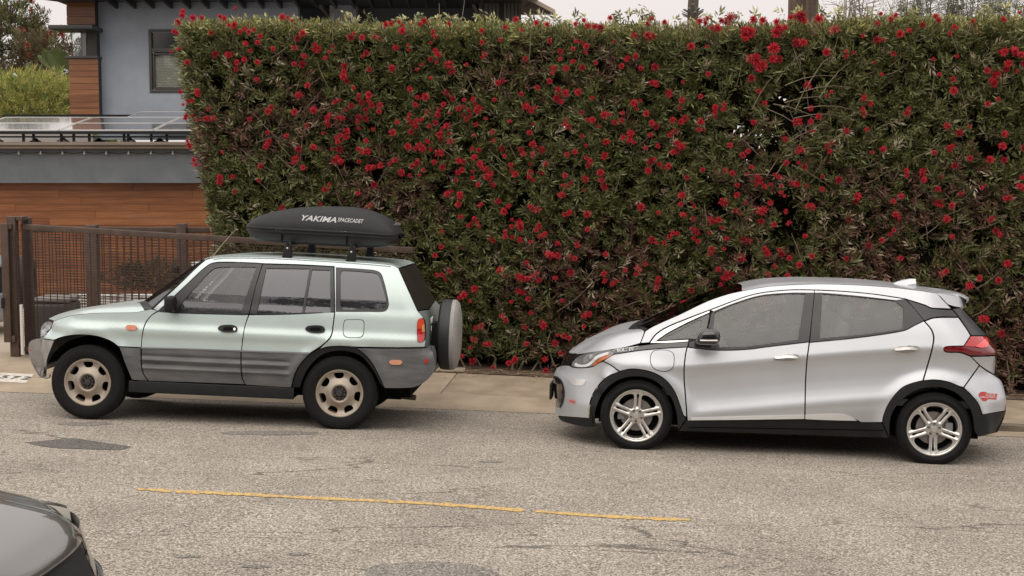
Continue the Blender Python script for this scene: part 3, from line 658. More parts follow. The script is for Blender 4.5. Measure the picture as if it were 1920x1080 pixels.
for me, M in rest:
    n = len(V); V += [tuple(M @ v_.co) for v_ in me.vertices]; Fc += [tuple(i+n for i in p_.vertices) for p_ in me.polygons]; mi += [p_.material_index for p_ in me.polygons]
me = bpy.data.meshes.new('flower_mass'); me.from_pydata(V, [], Fc); me.materials.append(REDF); me.materials.append(REDC); me.polygons.foreach_set('material_index', mi); me.update()
o = link('flower_mass', me, hedge); o['kind'] = 'stuff'
# fallen leaves on soil
V = []; Fc = []; random.seed(8)
for k in range(900):
    x = random.uniform(-3, 8); t = abs(random.gauss(0, .22)); y = backY(x)+.3-t*1.2+random.uniform(-.1, .2); s = random.uniform(.02, .05); a = random.uniform(0, 6.3); z = gz(x, y)+.018; n = len(V)
    V += [(x, y, z), (x+s*math.cos(a)+.006*math.sin(a), y+s*math.sin(a), z+.008), (x+s*2*math.cos(a), y+s*2*math.sin(a), z+.004), (x+s*math.cos(a)-.01*math.sin(a), y+s*math.sin(a)+.01*math.cos(a), z+.002)]; Fc.append((n, n+1, n+2, n+3))
lit = tag(mesh('leaf_litter', V, Fc, mat('dry_leaf', (.22, .13, .07), .8, noise=(8, 2, .3, .7), col2=(.42, .30, .18))), 'scattered dry leaves on the soil and pavement at the foot of the hedge', 'fallen leaves', kind='stuff')
# ------------------------------------------------------------------ house
def frame_rect(mb, x0, x1, z0, z1, y, w, d=.06):
    mb.box(x0, x1, y, y+d, z1-w, z1); mb.box(x0, x1, y, y+d, z0, z0+w); mb.box(x0, x0+w, y, y+d, z0+w+.0005, z1-w-.0005); mb.box(x1-w, x1, y, y+d, z0+w+.0005, z1-w-.0005)
house = empty('house', (-8, 26, .1), 'modern two-storey house with blue-grey stucco, cedar boards and deep dark eaves', 'house')
def hp(mb, name, m, parent=house, **k):
    """builds with world coordinates, then makes it a child of the house"""
    o = mb.build(name, m, None, **k); q = parent; off = Vector((0, 0, 0))
    while q is not None: off += q.location; q = q.parent
    o.data.transform(Matrix.Translation(-off)); o.parent = parent; return o
GY = 24.4
zt, zs = at(200, 279, GY).z, at(200, 343, GY).z
X0, XE = at(-420, 300, GY).x, at(520, 300, GY).x
hp(MB().box(X0, XE, GY, GY+.3, zs, zt), 'garage_lintel_wall', STUC2)
# recessed cedar board cladding, board by board, butt joints staggered
wallb = hp(MB().box(X0, XE, GY+.262, GY+.4, -.1, zs-.002), 'garage_wall', DARKT)
random.seed(21); bh = .1265; z = zs-.004; r_ = 0; bm_cache = {}
while z > .15:
    x = X0-random.uniform(0, 2)
    while x < XE:
        L_ = random.choice((2.4, 3.0, 3.6)); x1 = min(x+L_, XE)
        if x1 > X0 and x1-x > .05 and x < at(430, 300, GY).x:
            xa = max(x, X0); wm = random.choice((WOODS[0], WOODS[0], WOODS[0], WOODS[1], WOODS[2]))
            key = (round(x1-xa, 2), wm.name)
            if key not in bm_cache:
                b = MB().box(0, key[0]-.004, 0, .02, -bh+.006, 0); o = b.build('board', wm, None); bm_cache[key] = o.data; bpy.data.objects.remove(o)
            o = link('board', bm_cache[key], house); o.location = Vector((xa, GY+.24-random.uniform(0, .004), z))-house.location
        x = x1
    z -= bh; r_ += 1
# garage roof edge and roof deck
hp(MB().box(X0, XE, GY-.16, GY+.3, zt+.002, at(0, 272.5, GY-.16).z), 'fascia', FASC, bevel=.012)
hp(MB().box(X0, XE, GY-.22, 27.35, at(0, 272.4, GY-.2).z, at(0, 266, GY-.2).z), 'garage_roof', FASC, bevel=.008)
# string lights
stg = empty('string_lights', tuple(at(180, 287, GY-.06)), 'string of small bulbs sagging along the top of the grey garage wall', 'string lights')
so = stg.location.copy(); xsb = [-47, -6, 35, 76, 117, 158, 199, 241, 283, 324, 366, 408]
cb = MB(); pp = []
for i, x in enumerate(xsb[:-1]):
    for t in (0, .25, .5, .75): pp.append(at(x+(xsb[i+1]-x)*t, 285+2.5*math.sin(math.pi*t), GY-.05)-so)
cb.tube(pp, .006, 4).build('cable', DARKM, stg)
b0 = MB().lathe([(.001, .022), (.010, .02), (.012, .012), (.012, 0), (.019, -.012), (.021, -.026), (.014, -.04), (.001, -.044)], 10, 'z').build('bulb', mat('bulb_glass', (.42, .40, .38), .3), stg, smooth=True)
b0.location = at(xsb[0], 285, GY-.06)-so
for x in xsb[1:]:
    o = b0.copy(); COL.objects.link(o); o.location = at(x, 285.5, GY-.06)-so
# solar array
arr = empty('solar_array', tuple(at(180, 243, 24.1)), 'tilted solar panels on a black rack above the garage roof', 'solar panels'); ao = arr.location.copy()
PANM = mat('solar_cell', (.10, .11, .13), .16, spec=.9, coat=1, noise=(1.2, 3, .3, .7), col2=(.17, .17, .175)); MATS['solar_cell'].node_tree.nodes['Principled BSDF'].inputs['Coat Roughness'].default_value = .08
PFR = mat('panel_frame', (.75, .73, .70), .35, metal=.6)
rows = [(24.1, 243.), (25.1, 230.3), (26.1, 219.3), (27.1, 209)]
pz = [at(0, y, Y).z for Y, y in rows]; xw = 1.665
xseam = at(110, 242, 24.1).x; xl_ = at(-52, 243, 24.1).x
for r in range(3):
    Ya, Yb = rows[r][0]+.01, rows[r+1][0]-.01; za, zb = pz[r], pz[r+1]; xst = [xseam+xw*k for k in range(-1 if r < 2 else 0, 4)]
    if r == 2: xst = [xseam+.62+xw*k for k in range(-0, 4)]
    for k, xs_ in enumerate(xst):
        x0, x1 = xs_+.01, xs_+xw-.01
        fr_ = MB(); sl = (zb-za)/(Yb-Ya)
        def ip(x, y): return (x, y, za+(y-Ya)*sl)
        fw = .028
        for (a, b, c, d) in ((x0, x1, Ya, Ya+fw), (x0, x1, Yb-fw, Yb), (x0, x0+fw, Ya+fw, Yb-fw), (x1-fw, x1, Ya+fw, Yb-fw)):
            q = [ip(a, c), ip(b, c), ip(b, d), ip(a, d)]; q2 = [(p_[0], p_[1], p_[2]-.04) for p_ in q]; fr_.add(q2+q, [(4, 5, 6, 7), (0, 1, 5, 4), (1, 2, 6, 5), (2, 3, 7, 6), (3, 0, 4, 7)])
        po = hp(fr_, 'solar_panel', PFR, arr)
        q = [ip(x0+fw, Ya+fw), ip(x1-fw, Ya+fw), ip(x1-fw, Yb-fw), ip(x0+fw, Yb-fw)]
        me = mesh('glass_face', [Vector(p_)-Vector((0, 0, .004))-ao for p_ in q], [(0, 1, 2, 3)], PANM, po)
rk = MB(); zr = at(0, 247, 24.2).z; xa, xb = at(-110, 247, 24.1).x, at(520, 247, 24.1).x
rk.box(xa, xb, 24.08, 24.13, zr-.045, zr+.01); rk.box(xa, xb, 24.15, 24.19, zr-.105, zr-.075)
for Y in (25.1, 26.1, 27.0): zz = za = pz[0]+(Y-24.1)*(pz[3]-pz[0])/3.0-.09; rk.box(xa, xb, Y, Y+.04, zz, zz+.04)
hp(rk, 'rail', DARKM, arr)
zroof = at(0, 266, GY-.2).z+.002
for px in (-12, 47, 66, 118, 141, 170, 235, 243, 286, 315, 360, 400):
    x = at(px, 255, 24.3).x; hp(MB().box(x-.02, x+.02, 24.2, 24.24, zroof, zr-.02), 'standoff', DARKM, arr)
for px, dk in ((118, 0), (243, 0), (48, 1), (170, 1), (286, 1), (370, 0), (-5, 0)):
    c0 = at(px, 262, 24.32); m_ = MB().lathe([(.11, 0), (.10, .025), (.06, .04), (.03, .075), (.001, .08)], 16, 'z', (c0.x, c0.y+(.5 if dk else 0), zroof)); hp(m_, 'flashing', DARKM if dk else mat('grey_flashing', (.33, .31, .29), .5), arr, smooth=True)
hp(MB().box(xa, xb, 24.9, 27.3, zroof+.001, zroof+.003), 'roofing_membrane', mat('dark_membrane', (.03, .03, .032), .9), arr)
hp(MB().box(X0, at(176, 240, 27.3).x, 27.22, 27.32, zroof+.004, zroof+.30), 'bright_gap_board', mat('pale_gap_board', (.42, .39, .36), .8), arr)  # added pale board, stands for the bright strip under the panels
# upper storey
UY = 27.4
ul, ur = at(180, 120, UY).x, at(560, 120, UY).x
zb_, zt_ = at(0, 262, UY).z, at(0, -40, UY).z
wx0, wx1, wz0, wz1 = at(280, 120, UY).x, at(352, 120, UY).x, at(280, 173.5, UY).z, at(280, 55, UY).z
# wall in four pieces around the window opening
wl = MB()
V = [(ul, zb_), (ur, zb_), (ur, zt_), (ul, zt_)]; H_ = [(wx0, wz0), (wx1, wz0), (wx1, wz1), (wx0, wz1)]
for a, b, c, d in ((ul, wx0, zb_, zt_), (wx1, ur, zb_, zt_), (wx0, wx1, zb_, wz0), (wx0, wx1, wz1, zt_)): wl.box(a, b, UY, UY+.25, c, d)
bm = bmesh.new(); tmp = wl.build('upper_wall', STUC, None); bm.from_mesh(tmp.data); bmesh.ops.remove_doubles(bm, verts=bm.verts, dist=.0005); bm.to_mesh(tmp.data); bm.free()
tmp.data.transform(Matrix.Translation(-house.location)); tmp.parent = house
win = MB(); frame_rect(win, wx0+.002, wx1-.002, wz0+.002, wz1-.002, UY-.03, .055, .1); zt1 = at(280, 94, UY).z; win.box(wx0+.06, wx1-.06, UY-.028, UY+.06, zt1-.045, zt1+.035)
frame_rect(win, wx0+.065, wx1-.065, wz0+.065, zt1-.055, UY+.0, .035, .05)
wo = hp(win, 'window', WFRAME, bevel=.004)
hp(MB().box(wx0+.06, wx1-.06, UY+.045, UY+.05, zt1+.04, wz1-.06), 'pane', mat('dark_pane', (.02, .022, .02), .08, spec=.8), wo)
hp(MB().box(wx0+.1, wx1-.1, UY+.045, UY+.05, wz0+.1, zt1-.09), 'pane', glass_mat('house_glass', (.9, .92, .9), .04), wo)
z = wz0+.11; bl = MB()
while z < zt1-.1:
    bl.add([(wx0+.1, UY+.09, z+.004), (wx1-.1, UY+.09, z+.004), (wx1-.1, UY+.098, z+.029), (wx0+.1, UY+.098, z+.029)], [(0, 1, 2, 3)]); z += .031
o = hp(bl, 'blind', BLIND, wo)
hp(MB().box(wx0+.05, wx1-.05, UY+.16, UY+.17, wz0+.05, wz1-.05), 'blind_backing', mat('lightened_backing', (.4, .39, .33), .9), wo)  # backing lightened in colour so the blind reads bright
# cedar bay at the left corner
BY = 27.15
bx0, bx1 = at(130, 150, BY).x, at(184.5, 150, BY).x
def boards(xa, xb, Y, ztop, zbot, h, mats, depth=.022):
    hp(MB().box(xa+.01, xb-.01, Y+.023, Y+.3, zbot, ztop), 'bay_core', DARKT); z = ztop-.003
    while z > zbot+.02:
        hh = min(h, z-zbot); me_o = MB().box(xa, xb, Y-random.uniform(0, .004), Y+depth, z-hh+.007, z).build('board', random.choice(mats), None)
        me_o.data.transform(Matrix.Translation(-house.location)); me_o.parent = house; z -= h
boards(bx0, bx1, BY, at(0, 109.5, BY).z, at(0, 215, BY).z, .122, WOODS[:2])
boards(at(125, 30, BY).x, at(178, 30, BY).x, BY, at(0, -30, BY).z, at(0, 46.5, BY).z, .21, [WOODS[2], WOODS[2], WOODS[0]])
hp(MB().box(bx0-.06, bx1+.01, BY-.05, BY+.32, at(0, 109.4, BY).z, at(0, 105, BY).z), 'sill', WFRAME, bevel=.004)
hp(MB().box(at(104, 50, BY).x, at(186, 50, BY).x, BY-.45, BY+.35, at(0, 54.5, BY-.4).z, at(0, 47, BY-.4).z), 'canopy', mat('charcoal_metal', (.05, .05, .052), .45), bevel=.01)
cz0, cz1 = at(0, 104.9, BY).z, at(0, 55.5, BY-.1).z
hp(MB().box(at(162, 80, BY).x, at(180, 80, BY).x, BY+.02, BY+.30, cz0, cz1).box(at(149, 80, BY+.2).x, at(161, 80, BY+.2).x, BY+.28, BY+.3, cz0, cz1).box(at(178.5, 80, BY).x, at(181, 80, BY).x, BY-.01, BY+.02, cz0, cz1), 'jamb_and_dark_interior', DARKT)  # jamb bar, plus dark boxes standing for the unlit room behind
hp(MB().box(at(153, 80, BY+.2).x, at(160, 80, BY+.2).x, BY+.25, BY+.27, cz0, cz1), 'curtain', mat('beige_curtain', (.42, .38, .33), .9))
gl_ = hp(MB().box(at(135, 80, BY).x, at(161, 80, BY).x, BY+.01, BY+.016, cz0, cz1), 'corner_pane', MATS['house_glass'])
hp(MB().box(at(134, 80, BY).x, at(135.2, 80, BY).x, BY-.005, BY+.02, cz0, cz1), 'window_bar', WFRAME)
for px, m_, hgt, nm, lb in ((150.5, mat('blue_glass_bottle', (.04, .07, .16), .15), .16, 'bottle', 'dark blue bottle on the corner window sill'), (141.5, mat('clear_bottle', (.35, .42, .40), .1), .13, 'bottle', 'pale glass bottle on the corner window sill, left of the blue one')):
    c0 = at(px, 104, BY+.12); b = MB().lathe([(.001, 0), (.035, 0), (.037, .01), (.037, hgt*.5), (.014, hgt*.68), (.013, hgt), (.001, hgt)], 14, 'z'); o = b.build(nm, m_, None, smooth=True); o.location = (c0.x, BY+.12, cz0); tag(o, lb, 'bottle')
# eave with rafter tails, and the right-hand wing behind the hedge
ez = at(0, 4.5, 26.6).z
ra = MB()
hp(MB().box(at(75, 0, 26.3).x, at(1010, 0, 26.3).x, 26.2, UY+1.2, ez+.10, ez+.22), 'roof', DARKT)
rr = None
for k in range(0, 25):
    px = 197+k*35.3
    if px > 910: break
    x = at(px, 4, 26.6).x; b = MB(); b.add([(x-.025, 26.35, ez+.06), (x+.025, 26.35, ez+.06), (x+.025, UY-.002, ez-.03), (x-.025, UY-.002, ez-.03), (x-.025, 26.35, ez+.099), (x+.025, 26.35, ez+.099), (x+.025, UY-.002, ez+.099), (x-.025, UY-.002, ez+.099)], [(0,3,2,1),(4,5,6,7),(0,1,5,4),(1,2,6,5),(2,3,7,6),(3,0,4,7)]); hp(b, 'rafter_tail', DARKT)
hp(MB().add([tuple(at(60, -3, 26.4)), tuple(at(125, 5.5, 26.8)), tuple(at(178, 5, 26.9)), tuple(at(178, -4, 26.4)), tuple(at(60, -8, 27.4)), tuple(at(125, -2, 27.5)), tuple(at(178, -2, 27.5)), tuple(at(178, -9, 27.3))], [(0,1,2,3),(4,7,6,5),(0,4,5,1),(1,5,6,2),(3,2,6,7),(0,3,7,4)]), 'soffit', DARKT)
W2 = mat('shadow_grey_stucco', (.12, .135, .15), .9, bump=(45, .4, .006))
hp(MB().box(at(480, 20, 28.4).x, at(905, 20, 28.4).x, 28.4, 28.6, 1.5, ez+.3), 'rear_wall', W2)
hp(MB().box(at(618, 20, 27.9).x, at(668, 20, 27.9).x, 27.9, 28.39, 1.5, ez+.3), 'chimney_wall', STUC)
hp(MB().box(at(898, 20, 27.6).x, at(976, 20, 27.6).x, 27.6, 28.39, 1.5, ez+.25), 'sided_wall', SIDING)
for px in np.arange(903, 975, 7.0):
    hp(MB().box(at(px, 20, 27.58).x, at(px, 20, 27.58).x+.045, 27.575, 27.598, 1.5, ez+.1), 'batten', SIDING)
hp(MB().box(at(938, 20, 27.56).x, at(942, 20, 27.56).x, 27.55, 27.574, 1.5, ez+.1), 'downpipe', DARKT)
for a, b in (((592, -2), (618, 30)), ((884, -2), (899, 28))):
    hp(MB().bar(at(*a, 27.7), at(*b, 28.3), .07, .09), 'bracket', FASC)
# gable end of the roof at the right
q = [at(820, -45, 26.6), at(992, 0, 26.8), at(1038, 21, 27.2), at(1037, 27, 27.3), at(979, 28, 29.5), at(820, 8, 30)]
top = [p_+Vector((0, 0, .05)) for p_ in q[:3]]
hp(MB().add([tuple(at(1038, 27, 27)), tuple(at(978, 27.5, 29.3)), tuple(at(820, 5, 29.6)), tuple(at(820, -60, 26.6)), tuple(at(985, -8, 26.8))], [(0, 1, 2, 3, 4)]).add([tuple(at(1038.5, 20.5, 27)), tuple(at(978, 18, 29.3)), tuple(at(820, -10, 29.6)), tuple(at(820, -72, 26.6)), tuple(at(985, -14, 26.8))], [(4, 3, 2, 1, 0)]), 'gable_soffit', DARKT)
hp(MB().bar(at(985, -7, 26.78), at(1039, 22, 26.98), .05, .075).bar(at(1039, 24, 27.0), at(979, 25, 29.3), .05, .07), 'bargeboard', mat('pale_bargeboard', (.42, .36, .29), .7))

# ------------------------------------------------------------------ fences and gate
def fence_frame(name, label, a, b, posts, zbot, pitch_v, pitch_h, rail_h=.075, cat='fence'):
    """a, b: top corners of the rail (world); posts: (x, width, top z)"""
    root = empty(name, (a.x, a.y, zbot(a.x)), label, cat); o_ = root.location.copy()
    MB().bar(a-o_, b-o_, .05, rail_h).build('top_rail', FENCEM, root, bevel=.006)
    ab = [Vector((p_.x, p_.y, zbot(p_.x)+.06))-o_ for p_ in (a, b)]
    MB().bar(ab[0], ab[1], .05, .06).build('bottom_rail', FENCEM, root, bevel=.006)
    wm = MB(); L_ = (b-a).length; n = int(L_/pitch_v); d = (b-a)
    for k in range(1, n):
        p_ = a+d*(k/n); wm.bar(Vector((p_.x, p_.y, zbot(p_.x)+.08))-o_, p_-o_, .010)
    hh = a.z-zbot(a.x)-.06; m_ = int(hh/pitch_h)
    for j in range(1, m_):
        t = j/m_; p1 = Vector((a.x, a.y-.006, zbot(a.x)+.06+(a.z-zbot(a.x)-.06)*t)); p2 = Vector((b.x, b.y-.006, zbot(b.x)+.06+(b.z-zbot(b.x)-.06)*t)); wm.bar(p1-o_, p2-o_, .008)
    o = wm.build('wire_mesh', WIREM, root); o['kind'] = 'stuff'
    for (px_, w, ztop) in posts:
        y = a.y+(b.y-a.y)*(px_-a.x)/(b.x-a.x); MB().box(px_-w/2-o_.x, px_+w/2-o_.x, y-w/2-o_.y, y+w/2-o_.y, zbot(px_)-.1-o_.z, ztop-o_.z).build('post', FENCEM, root, bevel=.008)
    return root
FY = 16.75
zb1 = lambda x: SL*x-.03
a, b = at(40, 425.5, FY), at(775, 469.5, 16.25)
pz_ = at(30, 406, FY)
f1 = fence_frame('mesh_fence', 'brown steel mesh fence with a sloping top rail running behind the mint SUV', a, b, [], zb1, .086, .0335)
# gate post: two uprights joined by a bracket
gp = empty('gate_post', (at(28, 660, FY-.05).x, FY-.05, at(28, 660, FY-.05).z), 'tall brown steel gate post with a notched top where the sloping rail begins', 'gate post'); o_ = gp.location.copy()
x0, x1 = at(17.5, 500, FY-.05).x, at(34, 500, FY-.05).x; x2, x3 = at(41.5, 500, FY+.1).x, at(57, 500, FY+.1).x; zt = at(28, 406, FY-.1).z
MB().box(x0-o_.x, x1-o_.x, -.06, .06, -.05, zt-o_.z).build('post', FENCEM, gp, bevel=.008)
MB().box(x2-o_.x, x3-o_.x, .15, .27, -.05, zt-.02-o_.z).build('post', FENCEM, gp, bevel=.008)
MB().box(x1-o_.x+.002, x3-o_.x-.01, -.05, .14, zt-o_.z-.05, zt-o_.z).build('bracket', FENCEM, gp, bevel=.006)
g0 = at(3.5, 419, FY-.1); g1 = at(24, 419, FY-.1); zg = at(14, 641, FY-.1).z
gt = empty('sliding_gate', (g0.x, FY-.12, zg), 'narrow end of a brown mesh gate at the far left beside the tall post', 'gate'); o_ = gt.location.copy()
fr_ = MB(); fr_.box(0, .09, -.04, .04, 0, g0.z-zg); fr_.box(.0901, g1.x-g0.x, -.03, .03, g0.z-zg-.07, g0.z-zg); fr_.box(.0901, g1.x-g0.x, -.03, .03, 0, .08); fr_.build('frame', FENCEM, gt, bevel=.006)
wm = MB(); z = .08
while z < g0.z-zg-.08: wm.bar((.09, 0, z), (.3, 0, z), .0055); z += .0335
for x in (.11, .18, .25): wm.bar((x, 0, .08), (x, 0, g0.z-zg-.07), .0065)
o = wm.build('wire_mesh', WIREM, gt); o['kind'] = 'stuff'
MB().box(-.012, .02, -.06, -.041, .42, .55).build('latch', DARKM, gt, bevel=.003)
# rear level fence
RY = 19.6
a, b = at(57, 430, RY), at(470, 431.5, RY)
zb2 = lambda x: .14
f2 = fence_frame('rear_mesh_fence', 'second, level brown mesh fence with thick posts in front of the cedar garage wall', a, b, [(at(173, 450, RY).x, .165, at(173, 421.5, RY).z), (at(342, 450, RY).x, .14, at(342, 419, RY).z)], zb2, .1, .04)
for px in (165, 181):
    pass
c0 = at(329, 505, RY-.1)
tag(MB().box(c0.x-.045, c0.x+.045, c0.y-.05, c0.y+.03, c0.z-.05, c0.z+.05).build('gate_lock_box', DARKM, None, bevel=.015), 'small black lock box on the left side of the right rear fence post', 'lock box')
c0 = at(42.5, 662, FY-.2)
tag(MB().tube([(c0.x, c0.y, c0.z-.02), (c0.x, c0.y, at(40, 571, FY-.2).z)], .02, 12).build('white_pipe', WHITEP, None, smooth=True), 'slim white plastic pipe standing at the foot of the gate post', 'pipe')
# dark bin behind the mesh
p0, p1 = at(62, 690, 17.5), at(137, 556, 17.5)
bn = empty('utility_box', ((p0.x+p1.x)/2, 17.5, .12), 'dark grey rounded utility box behind the mesh beside the gate post', 'utility box'); w = (p1.x-p0.x)/2; zt = p1.z-.12
MB().box(-w, w, -.25, .35, -.05, zt-.07).build('body', mat('dark_grey_plastic', (.045, .046, .047), .6), bn, bevel=.05)
MB().box(-w+.05, w-.0, -.22, .35, zt-.068, zt).build('lid', mat('mid_grey_plastic', (.20, .19, .17), .6), bn, bevel=.045)
# pale slatted low wall and planting behind
lw = empty('low_wall', tuple(at(215, 600, 22.5)), 'low pale block wall in the driveway behind the rear fence', 'wall'); o_ = lw.location.copy()
xa, xb = at(128, 570, 22.5).x, at(292, 570, 22.5).x; z = .12; zt = at(200, 551, 22.5).z
while z < zt-.04:
    x = xa
    while x < xb-.05:
        x1 = min(x+.42, xb); MB().box(x-o_.x, x1-o_.x-.012, -.12, .12, z-o_.z, min(z+.10, zt)-o_.z-.012).build('block', mat('pale_block', (.55, .54, .52), .8), lw); x = x1
    z += .10
def bush(name, label, cat, cx, cy, cz, rx, ry, rz, n, size, cols, m=LEAF2, per=9, seed=1, flowers=None, trunk=True, up=.4, width=.25, group=None, lump=.3, kind=None):
    rg = np.random.default_rng(seed); root = empty(name, (cx, cy, cz-rz), label, cat, group)
    d = rg.normal(size=(n, 3)); d /= np.linalg.norm(d, axis=1, keepdims=True); r = rg.uniform(.45, 1, n)**.5
    ns = vnoise(d*1.0+seed, 2.3, seed); r = r*(1-lump+lump*2*ns); P = d*r[:, None]*np.array([rx, ry, rz])+np.array([0, 0, rz])
    D = d+np.array([0, 0, up])+rg.normal(0, .35, (n, 3)); ci = rg.integers(0, len(cols), n); C = np.array(cols)[ci]*(.7+.6*vnoise(P, 2.0, seed+1))[:, None]
    leaf_cloud('crown', P, D, size, C, per, m, root, width=width, seed=seed)
    if trunk:
        t = MB(); rr_ = random.Random(seed)
        t.tube([(0, 0, -.4), (.05, 0, rz*.4), (0, .05, rz)], [rx*.07+.02, rx*.05+.02, .02], 8)
        for k in range(10):
            a = rr_.uniform(0, 6.28); e = (math.cos(a)*rx*.7, math.sin(a)*ry*.7, rz*rr_.uniform(.7, 1.6)); t.tube([(0, 0, rz*.3), (e[0]*.5, e[1]*.5, rz*.3+(e[2]-rz*.3)*.6), e], [rx*.03+.01, .015, .006], 5)
        t.build('trunk', BARK, root, smooth=True)
    if flowers:
        V = []; Fc = []
        for k in range(flowers[0]):
            i = rr_.randrange(n) if trunk else int(rg.integers(n)); c = Vector(P[i])*1.0
            if P[i][1] > 0: continue
            for j in range(26):
                dd = Vector(rg.normal(size=3)).normalized(); s = dd.orthogonal().normalized()*.01; L_ = flowers[1]; m0 = len(V)
                V += [c-s, c+s, c+dd*L_+s, c+dd*L_-s]; Fc.append((m0, m0+1, m0+2, m0+3))
        if V: o = mesh('blossom', V, Fc, flowers[2], root); o['kind'] = 'stuff'
    return root
c0 = at(290, 548, 23.2)
bush('garden_shrub', 'dry brownish shrub above the low pale wall behind the rear fence', 'shrub', c0.x, 23.3, .62, .95, .4, .30, 260, .1, [(.10, .085, .05), (.07, .06, .035)], seed=41)
# white louvred cabinet
c0 = at(358, 492, 23.4); c1 = at(402, 560, 23.4)
cbn = empty('louvred_cabinet', ((c0.x+c1.x)/2, 23.4, .1), 'white louvred cabinet seen above the windscreen of the mint SUV', 'cabinet'); w = (c1.x-c0.x)/2; zt = c0.z-.1
MB().box(-w, w, 0, .4, 0, zt).build('body', mat('white_metal', (.62, .62, .60), .5), cbn, bevel=.01)
z = .1
while z < zt-.08:
    MB().add([(-w+.04, -.012, z), (w-.04, -.012, z), (w-.04, -.002, z+.05), (-w+.04, -.002, z+.05), (-w+.04, -.002, z), (w-.04, -.002, z)], [(0, 1, 2, 3), (0, 4, 5, 1)]).build('louvre', MATS['white_metal'], cbn); z += .075
# tyre leaning, and the tail of a pale car parked beyond the gate
c0 = at(58, 530, 17.9)
ty = tag(MB().lathe([(.2, -.1), (.3, -.105), (.335, -.08), (.34, 0), (.335, .08), (.3, .105), (.2, .1), (.19, 0), (.2, -.1)], 36, 'x').build('leaning_tyre', mat('old_rubber', (.02, .02, .02), .8, bump=(80, .5, .005)), None, smooth=True), 'worn black tyre standing on end behind the gate post', 'tyre'); ty.location = (c0.x-.08, 17.95, c0.z); ty.rotation_euler = (0, 0, .25)

# ------------------------------------------------------------------ vegetation beyond
YG = [(.38, .37, .10), (.30, .32, .085), (.44, .41, .13), (.19, .22, .06)]
c0 = at(40, 175, 31); bush('shrub', 'dense yellow-green feathery shrub left of the cedar corner', 'shrub', c0.x-.2, 31.2, c0.z-.9, 1.75, 1.4, 1.5, 3600, .13, YG, per=11, seed=51, width=.16, up=.5)
c0 = at(110, 165, 33); bush('shrub', 'second yellow-green shrub close against the cedar corner, below the banana leaves', 'shrub', c0.x, 33, c0.z-1.1, 1.5, 1.2, 1.45, 2200, .13, YG[1:], per=11, seed=52, width=.16, up=.5)
c0 = at(22, 75, 38); bush('flowering_tree', 'loose green tree with rusty red flowers at the upper left corner', 'tree', c0.x-.3, 38, c0.z-.3, 1.7, 1.4, 1.45, 2000, .15, [(.10, .13, .04), (.16, .15, .06), (.12, .09, .05)], per=8, seed=53, flowers=(50, .09, mat('rust_flower', (.34, .06, .04), .8)), lump=.45)
c0 = at(92, 88, 36); bush('flowering_tree', 'smaller red-flowered tree between the banana leaves and the house', 'tree', c0.x, 36, c0.z-.3, 1.0, .8, .8, 700, .13, [(.15, .14, .06), (.12, .08, .05)], per=7, seed=54, flowers=(42, .085, MATS['rust_flower']), lump=.45)
bn = empty('banana_plant', tuple(at(108, 150, 34.5)), 'broad pale green banana leaves rising behind the yellow-green shrub', 'plant'); o_ = bn.location.copy(); BAN = mat('banana_leaf', (.17, .21, .10), .5, noise=(3, 4, .3, .7, (1, 1, 8)), col2=(.12, .16, .06))
for (x0, y0, x1, y1, w) in ((100, 128, 84, 90, .16), (106, 130, 100, 88, .17), (114, 130, 110, 84, .15), (122, 128, 122, 92, .13), (104, 130, 72, 101, .12), (112, 134, 92, 96, .14)):
    A_, B_ = at(x0, y0, 34.5)-o_, at(x1, y1, 34.3)-o_; d = B_-A_; sd_ = Vector((1, .3, .2)).cross(d).cross(d).normalized() if False else Vector((d.z, .3, -d.x)).normalized(); V = []; Fc = []
    for i in range(9):
        t = i/8; w_ = w*math.sin(math.pi*min(1, t*.9+.08))**.6; c = A_+d*t+Vector((0, -.10*t*t, -.05*t*t)); V += [c-sd_*w_+Vector((0, .04, 0)), c, c+sd_*w_+Vector((0, .04, 0))]
    for i in range(8): Fc += [(3*i, 3*i+1, 3*i+4, 3*i+3), (3*i+1, 3*i+2, 3*i+5, 3*i+4)]
    mesh('leaf', V, Fc, BAN, bn, True)
# utility pole, palm trunk, thin trees at the right
c0 = at(1506, 20, 18.9); up_ = tag(MB().tube([(0, 0, -.5), (0, 0, 3.4), (0, 0, 9)], [.225, .208, .19], 24).build('utility_pole', POLEW, None, smooth=True), 'thick weathered timber utility pole rising behind the hedge', 'pole'); up_.location = (c0.x, 18.9, -.15)
c0 = at(1299, 12, 40); pl = empty('palm_tree', (c0.x, 40, -.2), 'slim palm trunk with cut frond stubs poking above the hedge', 'palm'); zz = at(0, 25, 40).z+.2
MB().tube([(0, 0, 0), (0, 0, zz*.5), (0, 0, zz), (.05, 0, zz+1.2), (0, 0, zz+5)], [.2, .17, .155, .15, .14], 14).build('trunk', BARK, pl, smooth=True)
random.seed(4)
for k in range(16):
    a = k*2.4; r0 = .15; h = zz-.12+.012*k
    MB().bar((r0*math.cos(a), r0*math.sin(a), h), ((r0+.17)*math.cos(a), (r0+.17)*math.sin(a), h+.10+random.uniform(-.05, .08)), .09, .025).build('frond_stub', mat('grey_stub', (.22, .22, .22), .8), pl)
MB().lathe([(.001, 6), (1.6, 5.2), (1.2, 5.0), (.1, 5.3)], 14, 'z', (0, 0, zz-1)).build('crown', mat('palm_green', (.06, .08, .03), .8), pl)
random.seed(31)
